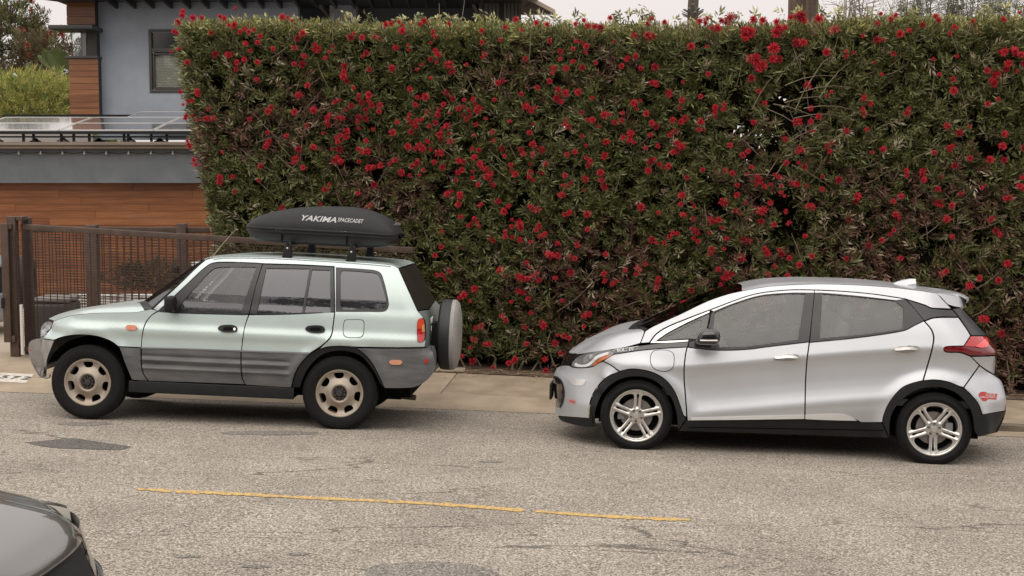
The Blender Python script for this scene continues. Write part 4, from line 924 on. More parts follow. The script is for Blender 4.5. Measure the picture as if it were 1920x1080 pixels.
for i, (px, n, w, lb) in enumerate(((1612, 5, 45, 'bare spreading branches above the hedge right of the pole'), (1700, 4, 40, 'thin grey-stemmed sapling above the hedge, first right of the bare branches'), (1758, 5, 38, 'thin sapling with small leaves, middle of the row above the hedge'), (1822, 5, 42, 'thin sapling with pale upright stems near the right end of the hedge'), (1890, 6, 45, 'thin sapling with small leaves at the far upper right corner'))):
    c0 = at(px, 25, 36); tr = empty('sapling', (c0.x, 36, 0), lb, 'tree', 'thin trees behind the hedge at the right'); t = MB(); tips = []
    for k in range(n*3):
        x = random.uniform(-w, w)*36/2560; zt = c0.z+random.uniform(.15, .7)
        p1 = Vector((x*.6, random.uniform(-.3, .3), 0)); p2 = Vector((x*.9, p1.y, c0.z-.3)); p3 = Vector((x+random.uniform(-.15, .15), p1.y, zt)); t.tube([p1, p2, p3], [.035, .022, .008], 5)
        for j in range(4):
            s = p2.lerp(p3, random.random()); e = s+Vector((random.uniform(-.35, .35)*(1.8 if i == 0 else 1), random.uniform(-.2, .2), random.uniform(.02, .25))); t.tube([s, (s+e)/2+Vector((0, 0, .04)), e], [.012, .008, .004], 4); tips.append(e)
    t.build('trunk', mat('pale_bark', (.24, .22, .19), .8), tr, smooth=True)
    rg = np.random.default_rng(60+i); tp = np.array([list(tips[j]) for j in rg.integers(0, len(tips), 60 if i == 0 else 420)]); tp += rg.normal(0, .14, tp.shape)
    leaf_cloud('leaves', tp, rg.normal(size=tp.shape), .07, np.tile([[.15, .155, .09]], (len(tp), 1)), 5, LEAF2, tr, seed=70+i)

# ------------------------------------------------------------------ across the street, behind the camera (seen in the car windows)
tag(strip('far_sidewalk', list(np.linspace(-40, 40, 41)), lambda x: curbY(x)-13, lambda x: curbY(x)-9.402, 4, CONC, .06), kind='structure')
GR = [(.05, .075, .022), (.04, .06, .018), (.075, .10, .03)]
for i, (x, y, r, h) in enumerate(((-13, -9, 3.4, 9.6), (-7, -11, 3.1, 11.0), (-1.5, -12, 3.0, 9.9), (4.2, -11, 3.3, 11.2), (9.5, -12, 3.1, 9.8), (15, -10, 3.4, 10.8))):
    bush('street_tree', 'leafy street tree behind the viewer, %s from the left across the road' % ('first', 'second', 'third', 'fourth', 'fifth', 'sixth')[i], 'tree', x, y, h-3.6, r, 2.4, 3.8, 800, .42, GR, per=7, seed=80+i, group='trees across the street', width=.35)
tag(MB().box(-30, 30, -19, -18.6, -.6, 4.6).build('garden_wall', STUC2), 'long grey wall across the street behind the viewer', 'wall')

# ------------------------------------------------------------------ cars
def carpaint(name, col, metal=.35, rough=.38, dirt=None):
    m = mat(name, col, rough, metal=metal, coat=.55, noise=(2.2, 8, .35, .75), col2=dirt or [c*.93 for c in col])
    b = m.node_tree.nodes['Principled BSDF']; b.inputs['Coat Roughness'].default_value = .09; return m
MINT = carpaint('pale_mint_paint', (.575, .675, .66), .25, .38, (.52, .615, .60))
SILV = carpaint('silver_paint', (.555, .57, .60), .42, .42)
CLAD = mat('weathered_grey_plastic', (.078, .079, .086), .5, spec=.5, noise=(5, 10, .35, .7, (.5, 1, 2.5)), col2=(.155, .152, .15))
CLADF = mat('faded_bumper_plastic', (.34, .315, .29), .6, noise=(6, 10, .35, .7), col2=(.19, .185, .18))
BLKP = mat('black_plastic', (.010, .0105, .011), .55, spec=.3, noise=(6, 6, .35, .7), col2=(.016, .0165, .017))
BLKG = mat('gloss_black', (.008, .008, .009), .08, coat=1)
BLKM = mat('matt_black', (.006, .006, .006), .9, spec=.1)
FRAME = mat('window_black_trim', (.035, .036, .038), .4)
RUB = mat('tyre_rubber', (.009, .009, .009), .8, spec=.2, noise=(30, 6, .3, .7), col2=(.014, .0135, .013), bump=(120, .3, .002))
STEELW = mat('beige_steel_wheel', (.40, .355, .30), .45, metal=.4, noise=(9, 8, .4, .75), col2=(.30, .22, .16))
ALLOY = mat('silver_alloy', (.62, .60, .57), .28, metal=.8)
CHROME = mat('chrome', (.80, .78, .76), .3, metal=.55)
AMB = mat('amber_lens', (.62, .16, .03), .2, coat=1, noise=(60, 2, .4, .6), col2=(.45, .08, .02))
ORNG = mat('faded_orange_lens', (.62, .30, .19), .3, coat=.6)
REDL = mat('red_lens', (.42, .012, .015), .12, coat=1); REDD = mat('deep_red_lens', (.16, .004, .008), .12, coat=1); REDB = mat('bright_red_lens', (.72, .05, .05), .12, coat=1)
LAMP = mat('clear_lens', (.55, .56, .57), .12, metal=.35, coat=1, noise=(30, 2, .4, .6), col2=(.30, .31, .32))
WHT = mat('white_lettering', (.70, .70, .70), .4)
GREYT = mat('grey_trim', (.20, .20, .21), .5)
SEATG = mat('grey_seat_cloth', (.20, .20, .20), .9); SEATD = mat('dark_seat_cloth', (.06, .06, .062), .9)
GL_R = glass_mat('tinted_rear_glass', (.18, .18, .20), .07, 1.85, (.38, .37, .44)); GL_F = glass_mat('clear_front_glass', (.66, .68, .66), .08, 1.65)
GL_B = glass_mat('hatchback_glass', (.74, .76, .74), .155, 1.62, (.44, .44, .42)); GL_W = glass_mat('windscreen_glass', (.06, .065, .065), .02, 1.2, (.3, .3, .3), .22)

def solve_hubs(a, b, wb, yaw):
    ra, rb = ray(*a), ray(*b); ra = ra/ra.y; rb = rb/rb.y; lo, hi = 5, 30
    for _ in range(60):
        D = (lo+hi)/2; Yb = (D+yaw*D*ra.x)/(1+yaw*rb.x); A, B = CAM+ra*D, CAM+rb*Yb
        if (B-A).length < wb: lo = D
        else: hi = D
    return A, B
class Car:
    def __init__(s, name, label, hub_a, hub_b, wb, yaw, r, roll, W, group):
        A, B = solve_hubs(hub_a, hub_b, wb, yaw); s.A = (B-A).normalized(); w = Vector((-s.A.y, s.A.x, roll)); w -= s.A*w.dot(s.A); s.Wd = w.normalized(); s.U = s.A.cross(s.Wd)
        s.O = A-s.U*r; s.W = W; s.r = r; s.wb = wb
        s.root = empty(name, (0, 0, 0), label, 'car', group); M = Matrix((s.A, s.Wd, s.U)).transposed().to_4x4(); M.translation = s.O; s.root.matrix_world = M; s.M = M
    def pl(s, px, py, y):
        r_ = ray(px, py); t = ((s.O+s.Wd*y-CAM).dot(s.Wd))/r_.dot(s.Wd); p = CAM+r_*t-s.O; return (p.dot(s.A), p.dot(s.U))
    def hit(s, px, py, lift=0.):
        def g(y): u, z = s.pl(px, py, y); return y-(s.Y(u, z)+lift)
        y = -.2; st = .02; a = y
        while y < s.W*.5 and g(y) < 0: a = y; y += st
        lo, hi = a, min(y, s.W*.5)
        for _ in range(26):
            m = (lo+hi)/2
            if g(m) < 0: lo = m
            else: hi = m
        u, z = s.pl(px, py, lo); return (u, lo, z)
    def mirror(s, o):
        me = o.data.copy(); me.transform(Matrix(((1, 0, 0, 0), (0, -1, 0, s.W), (0, 0, 1, 0), (0, 0, 0, 1)))); me.flip_normals()
        c = o.copy(); c.data = me; COL.objects.link(c); c.parent = o.parent; return c
    def panel(s, name, pts, m, lift=0., parent=None, holes=(), step=.035, thick=.02, gap=.0035, mir=True, smooth_step=5, label=None):
        loop = [s.hit(p.x, p.y, lift) for p in catmull(pts, True, smooth_step)]; o2 = shrink([(q[0], q[2]) for q in loop], gap)
        hs = [shrink([(lambda q: (q[0], q[2]))(s.hit(p.x, p.y, lift)) for p in catmull(h, True, smooth_step)], 0) for h in holes]
        extra = None
        if hasattr(s, 'tip'):
            us = [q[0] for q in o2]
            if min(us) < s.tip_u0:
                cand = []; zz = [q[1] for q in o2]; z = min(zz)+step/2
                while z < max(zz):
                    ut = s.tip(z); th = .12
                    while th < 1.56: cand.append((s.tip_u0-(s.tip_u0-ut)*math.sin(th), z)); th += .085
                    z += step
                extra = (lambda c: c[0] < s.tip_u0, cand)
        fn = lambda u, z: (u, s.Y(u, z)+lift, z)
        V, Fc = field_mesh(o2, hs, fn, step, thick, extra)
        o = mesh(name, V, Fc, m, parent or s.root, True)
        if label: o['label'] = label
        if mir: s.mirror(o)
        return o
    def c3(s, pts):
        """curve from pixels: (px,py) on the side surface, (px,py,y) on the plane y; (None,u,y,z) local"""
        out = []
        for p in pts:
            if p[0] is None: out.append(Vector(p[1:4]))
            elif len(p) == 2: out.append(Vector(s.hit(*p)))
            else: u, z = s.pl(p[0], p[1], p[2]); out.append(Vector((u, p[2], z)))
        return out
    def skin(s, name, curves, m, n=24, across=5, parent=None, mirror=True, pw=2.2, thick=0, flip=False):
        cs = []
        for c in curves:
            c = c if isinstance(c[0], Vector) else s.c3(c); L_ = [0]
            for i in range(1, len(c)): L_.append(L_[-1]+(c[i]-c[i-1]).length)
            tb = [table([(L_[i]/L_[-1], c[i][k]) for i in range(len(c))]) for k in range(3)]; cs.append([Vector([tb[k](j/(n-1)) for k in range(3)]) for j in range(n)])
        rows = []
        full = cs+[[Vector((p.x, s.W-p.y, p.z)) for p in c] for c in (cs[-2::-1] if mirror else [])]
        K_ = len(full)
        for i in range(K_-1):
            for a in range(across):
                t = a/across; row = []
                for j in range(n):
                    p1, p2 = full[i][j], full[i+1][j]; p0 = full[i-1][j] if i > 0 else p1-(p2-p1); p3 = full[i+2][j] if i+2 < K_ else p2+(p2-p1)
                    m0 = (p2-p0)/((p2-p0).length or 1)*(p2-p1).length; m1 = (p3-p1)/((p3-p1).length or 1)*(p2-p1).length
                    t2, t3 = t*t, t*t*t; row.append(p1*(2*t3-3*t2+1)+m0*(t3-2*t2+t)+p2*(-2*t3+3*t2)+m1*(t3-t2))
                rows.append(row)
        rows.append(full[-1]); V = [p for r_ in rows for p in r_]; Fc = []
        for i in range(len(rows)-1):
            for j in range(n-1):
                a = i*n+j; q = (a, a+1, a+n+1, a+n); Fc.append(q[::-1] if not flip else q)
        if thick:
            b = len(V); V += [p-Vector((0, 0, thick)) for p in V[:b]]; R_ = len(rows)
            for j in range(n-1): Fc.append((j, j+1, b+j+1, b+j)); a = (R_-1)*n+j; Fc.append((a+1, a, b+a, b+a+1))
            for i in range(R_-1): a = i*n; Fc.append((a+n, a, b+a, b+a+n)); a = i*n+n-1; Fc.append((a, a+n, b+a+n, b+a))
        return mesh(name, V, Fc, m, parent or s.root, True)
    def blob(s, name, px, py, y, size, m, bevel=.02, parent=None, rot=None, mir=False):
        u, z = s.pl(px, py, y); a, b, c = [k/2 for k in size]; mb = MB().box(-a, a, -b, b, -c, c); o = mb.build(name, m, parent or s.root, bevel=bevel)
        R_ = Matrix.Rotation(rot, 4, 'Y') if rot else Matrix(); o.data.transform(Matrix.Translation((u, y, z)) @ R_)
        if mir: s.mirror(o)
        return o
    def text(s, name, body, px, py, size, m, lift=-.004, rot=0., shear=0., bold=.0, width=None, parent=None, yfn=None, y0=None):
        me = text_mesh(body, size, m, 0, shear, 1., bold); w = max(v_.co.x for v_ in me.vertices)-min(v_.co.x for v_ in me.vertices); k = (width/w) if width else 1
        if y0 is None: c = s.hit(px, py)
        else: q = s.pl(px, py, y0); c = (q[0], y0, q[1])
        for v_ in me.vertices:
            x, z = v_.co.x*k, v_.co.y; u = c[0]+x*math.cos(rot)+z*math.sin(rot); zz = c[2]-x*math.sin(rot)+z*math.cos(rot); v_.co = (u, (yfn or s.Y)(u, zz)+lift, zz)
        return link(name, me, parent or s.root)
    def wheel(s, kind, R, rim, tw, ang):
        protos = []
        root = bpy.data.objects.new('wheel', None); COL.objects.link(root); root.parent = s.root; root.location = (0, 0, s.r); root.empty_display_size = .1
        pr = [(rim-.004, .03), (rim+.006, .012), (rim+.02, .006), ((R+rim)/2-.01, -.004), (R-.045, -.002), (R-.03, .004), (R-.012, .016), (R-.002, .032), (R, .05), (R, tw-.05), (R-.012, tw-.016), (R-.045, tw), (rim, tw-.02)]
        ty = MB().lathe(pr, 72)
        for k in range(72):      # tread blocks round the shoulder
            a = 2*math.pi*k/72; ca, sa = math.cos(a), math.sin(a); da = .030/R*.5
            q = []
            for (r_, y) in ((R-.022, .006), (R+.001, .028), (R+.002, .060), (R-.02, .03)):
                for sg in (-1, 1): q.append((r_*math.cos(a+sg*da), y, r_*math.sin(a+sg*da)))
            ty.add(q, [(0, 1, 3, 2), (2, 3, 5, 4), (0, 2, 4, 6), (1, 7, 5, 3)])
        t = ty.build('tyre', RUB, root, smooth=True, angle=35)
        if kind == 'steel':
            lip = MB().lathe([(rim-.03, .10), (rim-.022, .03), (rim-.016, .018), (rim-.006, .012), (rim+.003, .012), (rim+.006, .02), (rim-.002, .03), (rim-.01, .04), (rim-.02, .12), (rim-.02, .2)], 72).build('rim', STEELW, root, smooth=True, angle=60)
            outer = [((rim-.016)*math.cos(a), (rim-.016)*math.sin(a)) for a in np.linspace(0, 2*math.pi, 72, endpoint=False)]; hl = []
            for k in range(7):
                a0 = ang+2*math.pi*k/7; sh = [(-.047, .019), (-.032, .028), (.032, .028), (.047, .019), (.038, -.016), (.019, -.027), (-.019, -.027), (-.038, -.016)]
                c = [((.166+v_)*math.cos(a0)-u_*math.sin(a0), (.166+v_)*math.sin(a0)+u_*math.cos(a0)) for u_, v_ in sh]; hl.append([(p.x, p.y) for p in catmull(c, True, .008)])
            tb = table([(0, .05), (.045, .05), (.058, .046), (.072, .012), (.085, .004), (.105, .016), (.135, .034), (.16, .042), (.185, .034), (.205, .022)])
            V, Fc = field_mesh(outer, hl, lambda u, z: (u, tb(math.hypot(u, z)), z), .011, .02); mesh('wheel_disc', V, Fc, STEELW, root, True)
            hc = MB().lathe([(.001, .0), (.026, .002), (.030, .006), (.034, .022), (.055, .032), (.062, .05)], 30)
            for k in range(5):
                a = ang+2*math.pi*k/5; hc.lathe([(.001, .008), (.009, .009), (.011, .016), (.011, .04)], 8, 'y', (.051*math.cos(a), 0, .051*math.sin(a)))
                a += math.pi/5; hc.lathe([(.001, .012), (.014, .014), (.016, .02), (.016, .045)], 8, 'y', (.047*math.cos(a), 0, .047*math.sin(a)))
            hc.build('hub_cap', mat('dark_hub', (.05, .045, .042), .5, metal=.3), root, smooth=True)
        else:
            MB().lathe([(rim-.03, .14), (rim-.024, .045), (rim-.014, .020), (rim-.004, .010), (rim+.004, .012), (rim+.005, .02), (rim-.004, .03), (rim-.02, .16), (rim-.02, .2)], 80).build('rim', ALLOY, root, smooth=True, angle=60)
            outer = [((rim-.012)*math.cos(a), (rim-.012)*math.sin(a)) for a in np.linspace(0, 2*math.pi, 90, endpoint=False)]; hl = []
            for k in range(5):
                a0 = ang+2*math.pi*(k+.5)/5        # big windows between the double spokes
                def pol(r_, d): return (r_*math.cos(a0+d), r_*math.sin(a0+d))
                c = [pol(.076, -.15), pol(.076, .15), pol(.105, .31), pol(.15, .405), pol(.180, .425), pol(.197, .36), pol(.206, .14), pol(.206, -.14), pol(.197, -.36), pol(.180, -.425), pol(.15, -.405), pol(.105, -.31)]
                hl.append([(p.x, p.y) for p in catmull(c, True, .008)])
                a1 = ang+2*math.pi*k/5             # slot down the middle of each double spoke
                def pol2(r_, w): return (r_*math.cos(a1)-w*math.sin(a1), r_*math.sin(a1)+w*math.cos(a1))
                hl.append([(p.x, p.y) for p in catmull([pol2(.082, -.0035), pol2(.082, .0035), pol2(.15, .006), pol2(.186, .011), pol2(.195, .004), pol2(.195, -.004), pol2(.186, -.011), pol2(.15, -.006)], True, .01)])
            tb = table([(0, .030), (.03, .030), (.07, .034), (.12, .030), (.17, .022), (.20, .018), (.22, .012)])
            def fy(u, z):
                r_ = math.hypot(u, z); a = (math.atan2(z, u)-ang) % (2*math.pi/5); a = min(a, 2*math.pi/5-a); e = abs(a*r_-.022)/.016; return (u, tb(r_)+(.012*min(1, e*e) if r_ > .07 else 0), z)
            V, Fc = field_mesh(outer, hl, fy, .010, .035); mesh('spokes', V, Fc, ALLOY, root, True)
            MB().lathe([(.001, .018), (.026, .019), (.030, .024), (.030, .05)], 28).build('hub_cap', mat('satin_cap', (.55, .53, .50), .4, metal=.6), root, smooth=True)
            for k in range(5):
                a = ang+2*math.pi*(k+.5)/5; MB().lathe([(.001, .014), (.009, .015), (.0115, .02), (.0115, .06)], 10, 'y', (.050*math.cos(a), 0, .050*math.sin(a))).build('lug_nut', mat('lug_steel', (.22, .21, .20), .3, metal=.9), root, smooth=True)
            MB().lathe([(.001, .075), (.06, .075), (.065, .09), (.145, .09), (.147, .11), (.10, .12)], 44).build('brake_disc', mat('brake_steel', (.28, .26, .25), .4, metal=.8), root, smooth=True)
            MB().box(-.17, -.10, .065, .12, -.055, .06).build('caliper', mat('caliper_grey', (.20, .20, .20), .6), root, bevel=.012)
        MB().lathe([(rim-.02, .13), (.02, .14), (.001, .14)], 32).build('inner_barrel', BLKM, root)
        def cp(loc, flip, rot):
            c = root.copy(); COL.objects.link(c); c.location = loc; c.rotation_euler = (0, rot, math.pi if flip else 0)
            for ch in list(root.children):
                d = ch.copy(); COL.objects.link(d); d.parent = c
            return c
        return root, cp
    def underbody(s, R, u_front, u_rear, ztop, zsill, arch=.43, yin=.02, fa=.94):
        W = s.W; b = MB()
        b.box(u_front+.25, u_rear-.25, .34, W-.34, zsill, ztop)
        b.box(arch+.02, s.wb-arch-.02, yin, W-yin, zsill+.004, ztop+.002)
        for yy in (.14, W-.24):
            b.box(u_rear-.36 if False else s.wb+arch+.02, u_rear-.22, yy, yy+.1, zsill+.1, ztop)
        b.build('underbody', BLKM, s.root)
        for hu in (0, s.wb):
            for side in (0, 1):
                lw_ = MB()
                V = []; Fc = []; n = 20; y0, y1 = (.05, .36) if not side else (W-.05, W-.36)
                for k in range(n+1):
                    a = math.pi*((.0 if hu else -.06)+(fa if hu == 0 else 1.04)*k/n); x, z = hu+arch*math.cos(a), s.r+arch*math.sin(a); V += [(x, y0, z), (x, y1, z)]
                for k in range(n): Fc.append((2*k, 2*k+1, 2*k+3, 2*k+2))
                nb = len(V); V.append((hu, y1, s.r))
                for k in range(n): Fc.append((2*k+1, nb, 2*k+3))
                lw_.add(V, Fc); lw_.build('wheel_arch_liner', BLKM, s.root)
    def seat(s, u, y, z, m, h=.62, name='seat', hr=True):
        mb = MB().box(u-.02, u+.46, y-.24, y+.24, z, z+.14); o = mb.build(name, m, s.root, bevel=.04)
        b = MB().box(-.06, .06, y-.24, y+.24, 0, h).build('seat_back', m, o, bevel=.045); b.data.transform(Matrix.Translation((u+.46, 0, z+.08)) @ Matrix.Rotation(.28, 4, 'Y'))
        if hr: h_ = MB().box(-.05, .05, y-.13, y+.13, h+.02, h+.20).build('headrest', m, o, bevel=.04); h_.data.transform(Matrix.Translation((u+.46, 0, z+.08)) @ Matrix.Rotation(.28, 4, 'Y'))

# ---- mint SUV
R4 = Car('suv', 'pale mint green four-door SUV with faded grey cladding, roof box and rear spare wheel', (163, 717), (636, 738), 2.41, .05, .350, -.03, 1.63, 'cars parked along the kerb')
tzR = table([(.22, .07), (.42, .012), (.58, -.008), (.78, -.008), (.82, -.018), (.858, -.034), (.885, -.030), (.94, -.008), (1.0, -.004), (1.08, .002), (1.15, .020), (1.22, .034), (1.30, .054), (1.42, .096), (1.5, .134), (1.58, .182), (1.64, .26), (1.7, .38)])
tipR = table([(.2, -.46), (.42, -.60), (.56, -.655), (.74, -.66), (.775, -.64), (.79, -.56), (.95, -.52), (1.02, -.47), (1.2, -.40)])
rearR = table([(.2, 3.25), (.45, 3.36), (.70, 3.40), (.765, 3.38), (.785, 3.30), (1.1, 3.27), (1.2, 3.22), (1.58, 3.04), (1.7, 3.0)])
R4.tip = tipR; R4.tip_u0 = -.14
def YR(u, z):
    y = tzR(z); ut = tipR(z)
    if u < -.14: k = min(1, (-.14-u)/(-.14-ut)); y += .80*(1-math.sqrt(1-k*k))
    ur_ = rearR(z)
    if u > ur_-.24: k = min(1, (u-ur_+.24)/.24); y += .16*(1-math.sqrt(1-k*k))
    for hu in (0, 2.41):
        r_ = math.hypot(u-hu, z-.36)
        if z < .95: y -= .020*math.exp(-((r_-.475)/.045)**2)
    if .36 < z < .78:
        # two pressed ribs along the lower doors
        a = 1/(1+math.exp(-(u-.52)/.012))/(1+math.exp((u-1.92)/.012))
        for zc in (.595, .515): y -= a*.020*math.exp(-((z-zc)/.014)**2)-a*.016*math.exp(-((z-zc-.034)/.015)**2)
    return y
R4.Y = YR
P_ = R4.panel
# painted metal
P_('front_fender', [(101, 602, 1), (115, 597), (135, 591.5), (157, 588.5), (190, 586.5), (225, 586), (255, 585.5), (271, 582, 1), (284, 580), (295, 583, 1), (283, 592), (272, 607), (267, 625), (264.5, 651.5, 1), (222, 649.5, 1), (212, 642), (200, 636), (180, 630), (155, 627.5), (130, 629), (112, 633), (101, 637.5, 1), (75, 634.5, 1), (76, 632.5, 1), (82, 631), (95, 615)], MINT)
P_('front_door', [(296, 584.5, 1), (330, 587), (455, 590.5), (466, 590, 1), (460, 608), (456, 627), (452.5, 657, 1), (360, 654.5), (265, 652, 1), (267.5, 625), (273, 607), (283.5, 592)], MINT)
P_('rear_door', [(467, 590.5, 1), (540, 589.5), (627, 585.5, 1), (624, 610), (620, 630), (605, 646), (582, 661.5, 1), (520, 659.5), (453, 657.5, 1), (456.5, 627), (460.5, 608)], MINT)
qw = [(629.5, 501, 1), (695, 505.5), (710, 509), (717, 517), (729, 567), (727, 579), (720, 584.5), (690, 585), (629.5, 585, 1)]
R4.panel('body_side', [(287, 579, 1), (335, 534.5), (385, 488), (400, 484), (420, 481.5), (480, 481.5), (540, 483.5), (645, 490), (735, 497), (747, 503, 1), (760, 532), (783, 583, 1), (794, 597), (798, 622), (797, 651, 1), (740, 651.5), (667, 650.5, 1), (640, 649), (615, 650), (598, 655, 1), (606, 647), (621, 631), (625, 610), (628, 585, 1), (626.8, 499.5, 1), (560, 496), (492, 494), (480, 493), (410, 491.5), (390, 497), (345, 538), (296, 583.5, 1)], MINT, holes=[qw])
# cladding
P_('fender_cladding', [(223, 650.5, 1), (264, 652.5, 1), (264.5, 685), (269, 702), (277, 714, 1), (262, 713.5), (247, 712, 1), (240, 695), (232, 675), (227, 660)], CLAD, lift=-.008)
P_('front_door_cladding', [(265.5, 653, 1), (360, 655.5), (451.5, 658, 1), (451.5, 690), (454, 710), (460, 721, 1), (370, 717.5), (279, 714.5, 1), (270, 702), (265.5, 685)], CLAD, lift=-.008, step=.014)
P_('rear_door_cladding', [(452.5, 658.5, 1), (520, 660.5), (581, 662.5, 1), (562, 684), (552, 703), (546, 727, 1), (500, 724.5), (461, 722, 1), (455, 710), (452.5, 690)], CLAD, lift=-.008, step=.014)
P_('belt_moulding', [(264.5, 651, 1), (360, 653.5), (581, 661.5, 1), (580, 664, 1), (360, 656), (264.5, 653.5, 1)], GREYT, lift=-.014, gap=0)
P_('rear_arch_flare', [(597, 654.5, 1), (615, 650.5), (640, 649.5), (667, 651, 1), (686, 667), (701, 687), (711, 707), (721, 727, 1), (714, 722), (704, 702), (692, 684), (676, 668), (655, 659.5), (636, 658), (614, 661), (597, 670), (577, 692), (566, 715), (563, 727, 1), (547, 727, 1), (553, 703), (563, 684), (582, 663, 1)], BLKP, lift=-.004)
P_('rear_bumper', [(668, 652.5, 1), (740, 653.5), (797, 653, 1), (809, 648), (813, 665), (817, 680), (815, 694), (802, 712), (781, 725), (755, 728), (721, 728, 1), (711.5, 707), (701.5, 687), (686.5, 667)], CLAD, lift=-.010, thick=.03)
P_('front_bumper', [(55, 641), (62, 636.5), (75, 635.5, 1), (101, 638.5, 1), (94, 655), (87, 675), (85, 698), (83, 708, 1), (76, 703), (66, 690), (57, 676), (53, 660), (53, 648)], CLADF, lift=-.010, thick=.03)
P_('bumper_ridge', [(92, 639.5, 1), (101, 639, 1), (95, 655), (88, 675), (86.5, 698), (84, 708, 1), (77, 703), (79, 680), (85, 655)], CLADF, lift=-.022, thick=.02)
P_('headlight', [(75.5, 632, 1), (76, 617), (81, 607), (88, 602.5), (99.5, 603.5, 1), (95, 615), (84, 630)], LAMP, lift=-.003)
P_('front_marker', [(57, 655, 1), (62, 656), (62, 664), (56.5, 662, 1)], AMB, lift=-.016, gap=0)
P_('side_marker', [(235, 614), (239, 609.5), (247, 609.5), (254, 610.5), (257, 614.5), (254, 618.5), (246, 619), (239, 618)], mat('dull_orange_lens', (.50, .12, .03), .3, coat=.6), lift=-.014, gap=0)
P_('side_marker', [(729.5, 679), (733, 675), (742, 675), (751, 675.5), (754.5, 679.5), (751, 683.5), (742, 684), (733, 683)], ORNG, lift=-.020, gap=0)
P_('bumper_reflector', [(796, 677), (799, 672), (802.5, 676), (801.5, 681), (797.5, 682)], REDL, lift=-.016, gap=0)
P_('tail_light', [(781.5, 605), (784.5, 598), (791, 595.5), (797, 599), (799, 612), (799, 632), (796, 640), (789, 643), (783, 641.5), (781.5, 634)], BLKP, lift=-.004)
P_('tail_light_lens', [(782.5, 605), (785, 599), (790, 596.5), (794, 599), (796, 612), (796, 617, 1), (782, 617, 1)], mat('orange_red_lens', (.62, .06, .02), .2, coat=1), lift=-.010, gap=0)
P_('tail_light_lens', [(782, 618, 1), (796, 618, 1), (796, 632), (793, 640), (788, 642), (783.5, 640)], REDL, lift=-.010, gap=0)
P_('reversing_lens', [(791, 609, 1), (796, 609, 1), (796.5, 622, 1), (791, 622, 1)], mat('amber_clear_lens', (.60, .26, .10), .2, coat=1), lift=-.012, gap=0)
R4.panel('fuel_flap', [(645.5, 605), (647, 601), (655, 600), (675, 600), (681, 602.5), (682, 612), (681, 625), (677, 631), (668, 632.5), (650, 631.5), (645, 627), (644, 615)], MINT, lift=-.003, mir=False, gap=0, thick=.004)
R4.panel('fuel_flap_seam', [(644.5, 604), (646, 600), (655, 599), (676, 599), (682, 601.5), (683, 612), (682, 626), (678, 632), (668, 633.5), (649, 632.5), (644, 628), (643, 615)], BLKM, lift=-.0015, mir=False, gap=0, thick=0)
for x0, y0 in ((408, 616), (572, 617)):
    sh = [(0, 0), (4, -5), (14, -6.8), (28, -6.5), (35, -3.5), (37, 1), (35.5, 5), (25, 7), (12, 6.5), (4, 4)]
    P_('door_handle', [(x0+a, y0+b) for a, b in sh], BLKP, lift=-.016, gap=0)
    P_('handle_recess_shade', [(x0+7+a*.62, y0+.6+b*.5) for a, b in sh], BLKM, lift=-.018, gap=0, thick=0)  # black sheet laid on the handle, its colour gives the recess shade
R4.panel('door_lock', [(437.5, 616), (439.5, 614), (441.5, 616), (441.5, 618), (439.5, 620), (437.5, 618)], ALLOY, lift=-.020, gap=0, mir=False, thick=0)
# windows
P_('front_window_frame', [(297, 583.5, 1), (346, 538), (390, 497.5), (410, 492.5), (480, 494), (491.5, 495, 1), (478, 540), (466.5, 588.5, 1), (455, 589.5), (330, 586.5)], FRAME, lift=.006, holes=[[(337, 585, 1), (333, 579), (365, 540), (395, 508), (408, 501.5), (480.5, 500.5, 1), (464, 548), (451.5, 587.5, 1)]], gap=.001, thick=.012)
P_('front_window', [(336, 586.5, 1), (331, 579), (364, 539), (394.5, 506.5), (408, 500), (482, 499.5, 1), (465, 548), (452.5, 589, 1)], GL_F, lift=.016, gap=0, thick=0)
P_('rear_window_frame', [(493, 495.5, 1), (560, 497.5), (625.5, 500.5, 1), (627, 584.5, 1), (540, 588.5), (468, 589, 1), (479, 540)], FRAME, lift=.006, holes=[[(499, 503, 1), (580, 504, 1), (566, 586.5, 1), (481.5, 588, 1)], [(585, 505.5, 1), (619, 506.5, 1), (619.5, 585, 1), (570.5, 586.3, 1)]], gap=.001, thick=.012)
P_('rear_window', [(498, 501.5, 1), (583, 503, 1), (568.5, 588, 1), (480, 588.8, 1)], GL_R, lift=.016, gap=0, thick=0)
P_('quarter_light', [(582.5, 503, 1), (621, 505, 1), (621, 586.5, 1), (568, 588, 1)], GL_R, lift=.0165, gap=0, thick=0)
P_('cargo_window_frame', qw, FRAME, lift=.004, holes=[[(640, 509), (650, 507.5), (695, 511), (707, 514), (712, 522), (724.5, 566), (722, 576), (714, 579), (690, 580), (648, 580), (640, 577), (638.5, 540)]], gap=.002, thick=.01)
P_('cargo_window', [(632, 503, 1), (695, 507.5), (708, 511), (715, 519), (727, 567), (725, 578), (715, 582.5), (632, 583, 1)], GL_R, lift=.012, gap=0, thick=0)
# dark inner shell so that gaps and seams read dark
R4.panel('inner_shell', [(120, 600, 1), (200, 592), (275, 588), (460, 593), (640, 589), (740, 589), (775, 593), (783, 640, 1), (700, 648), (590, 650), (560, 680), (545, 722, 1), (400, 718), (255, 708, 1), (235, 668), (215, 640), (180, 622), (120, 622, 1)], BLKM, lift=.035, thick=0, step=.05)
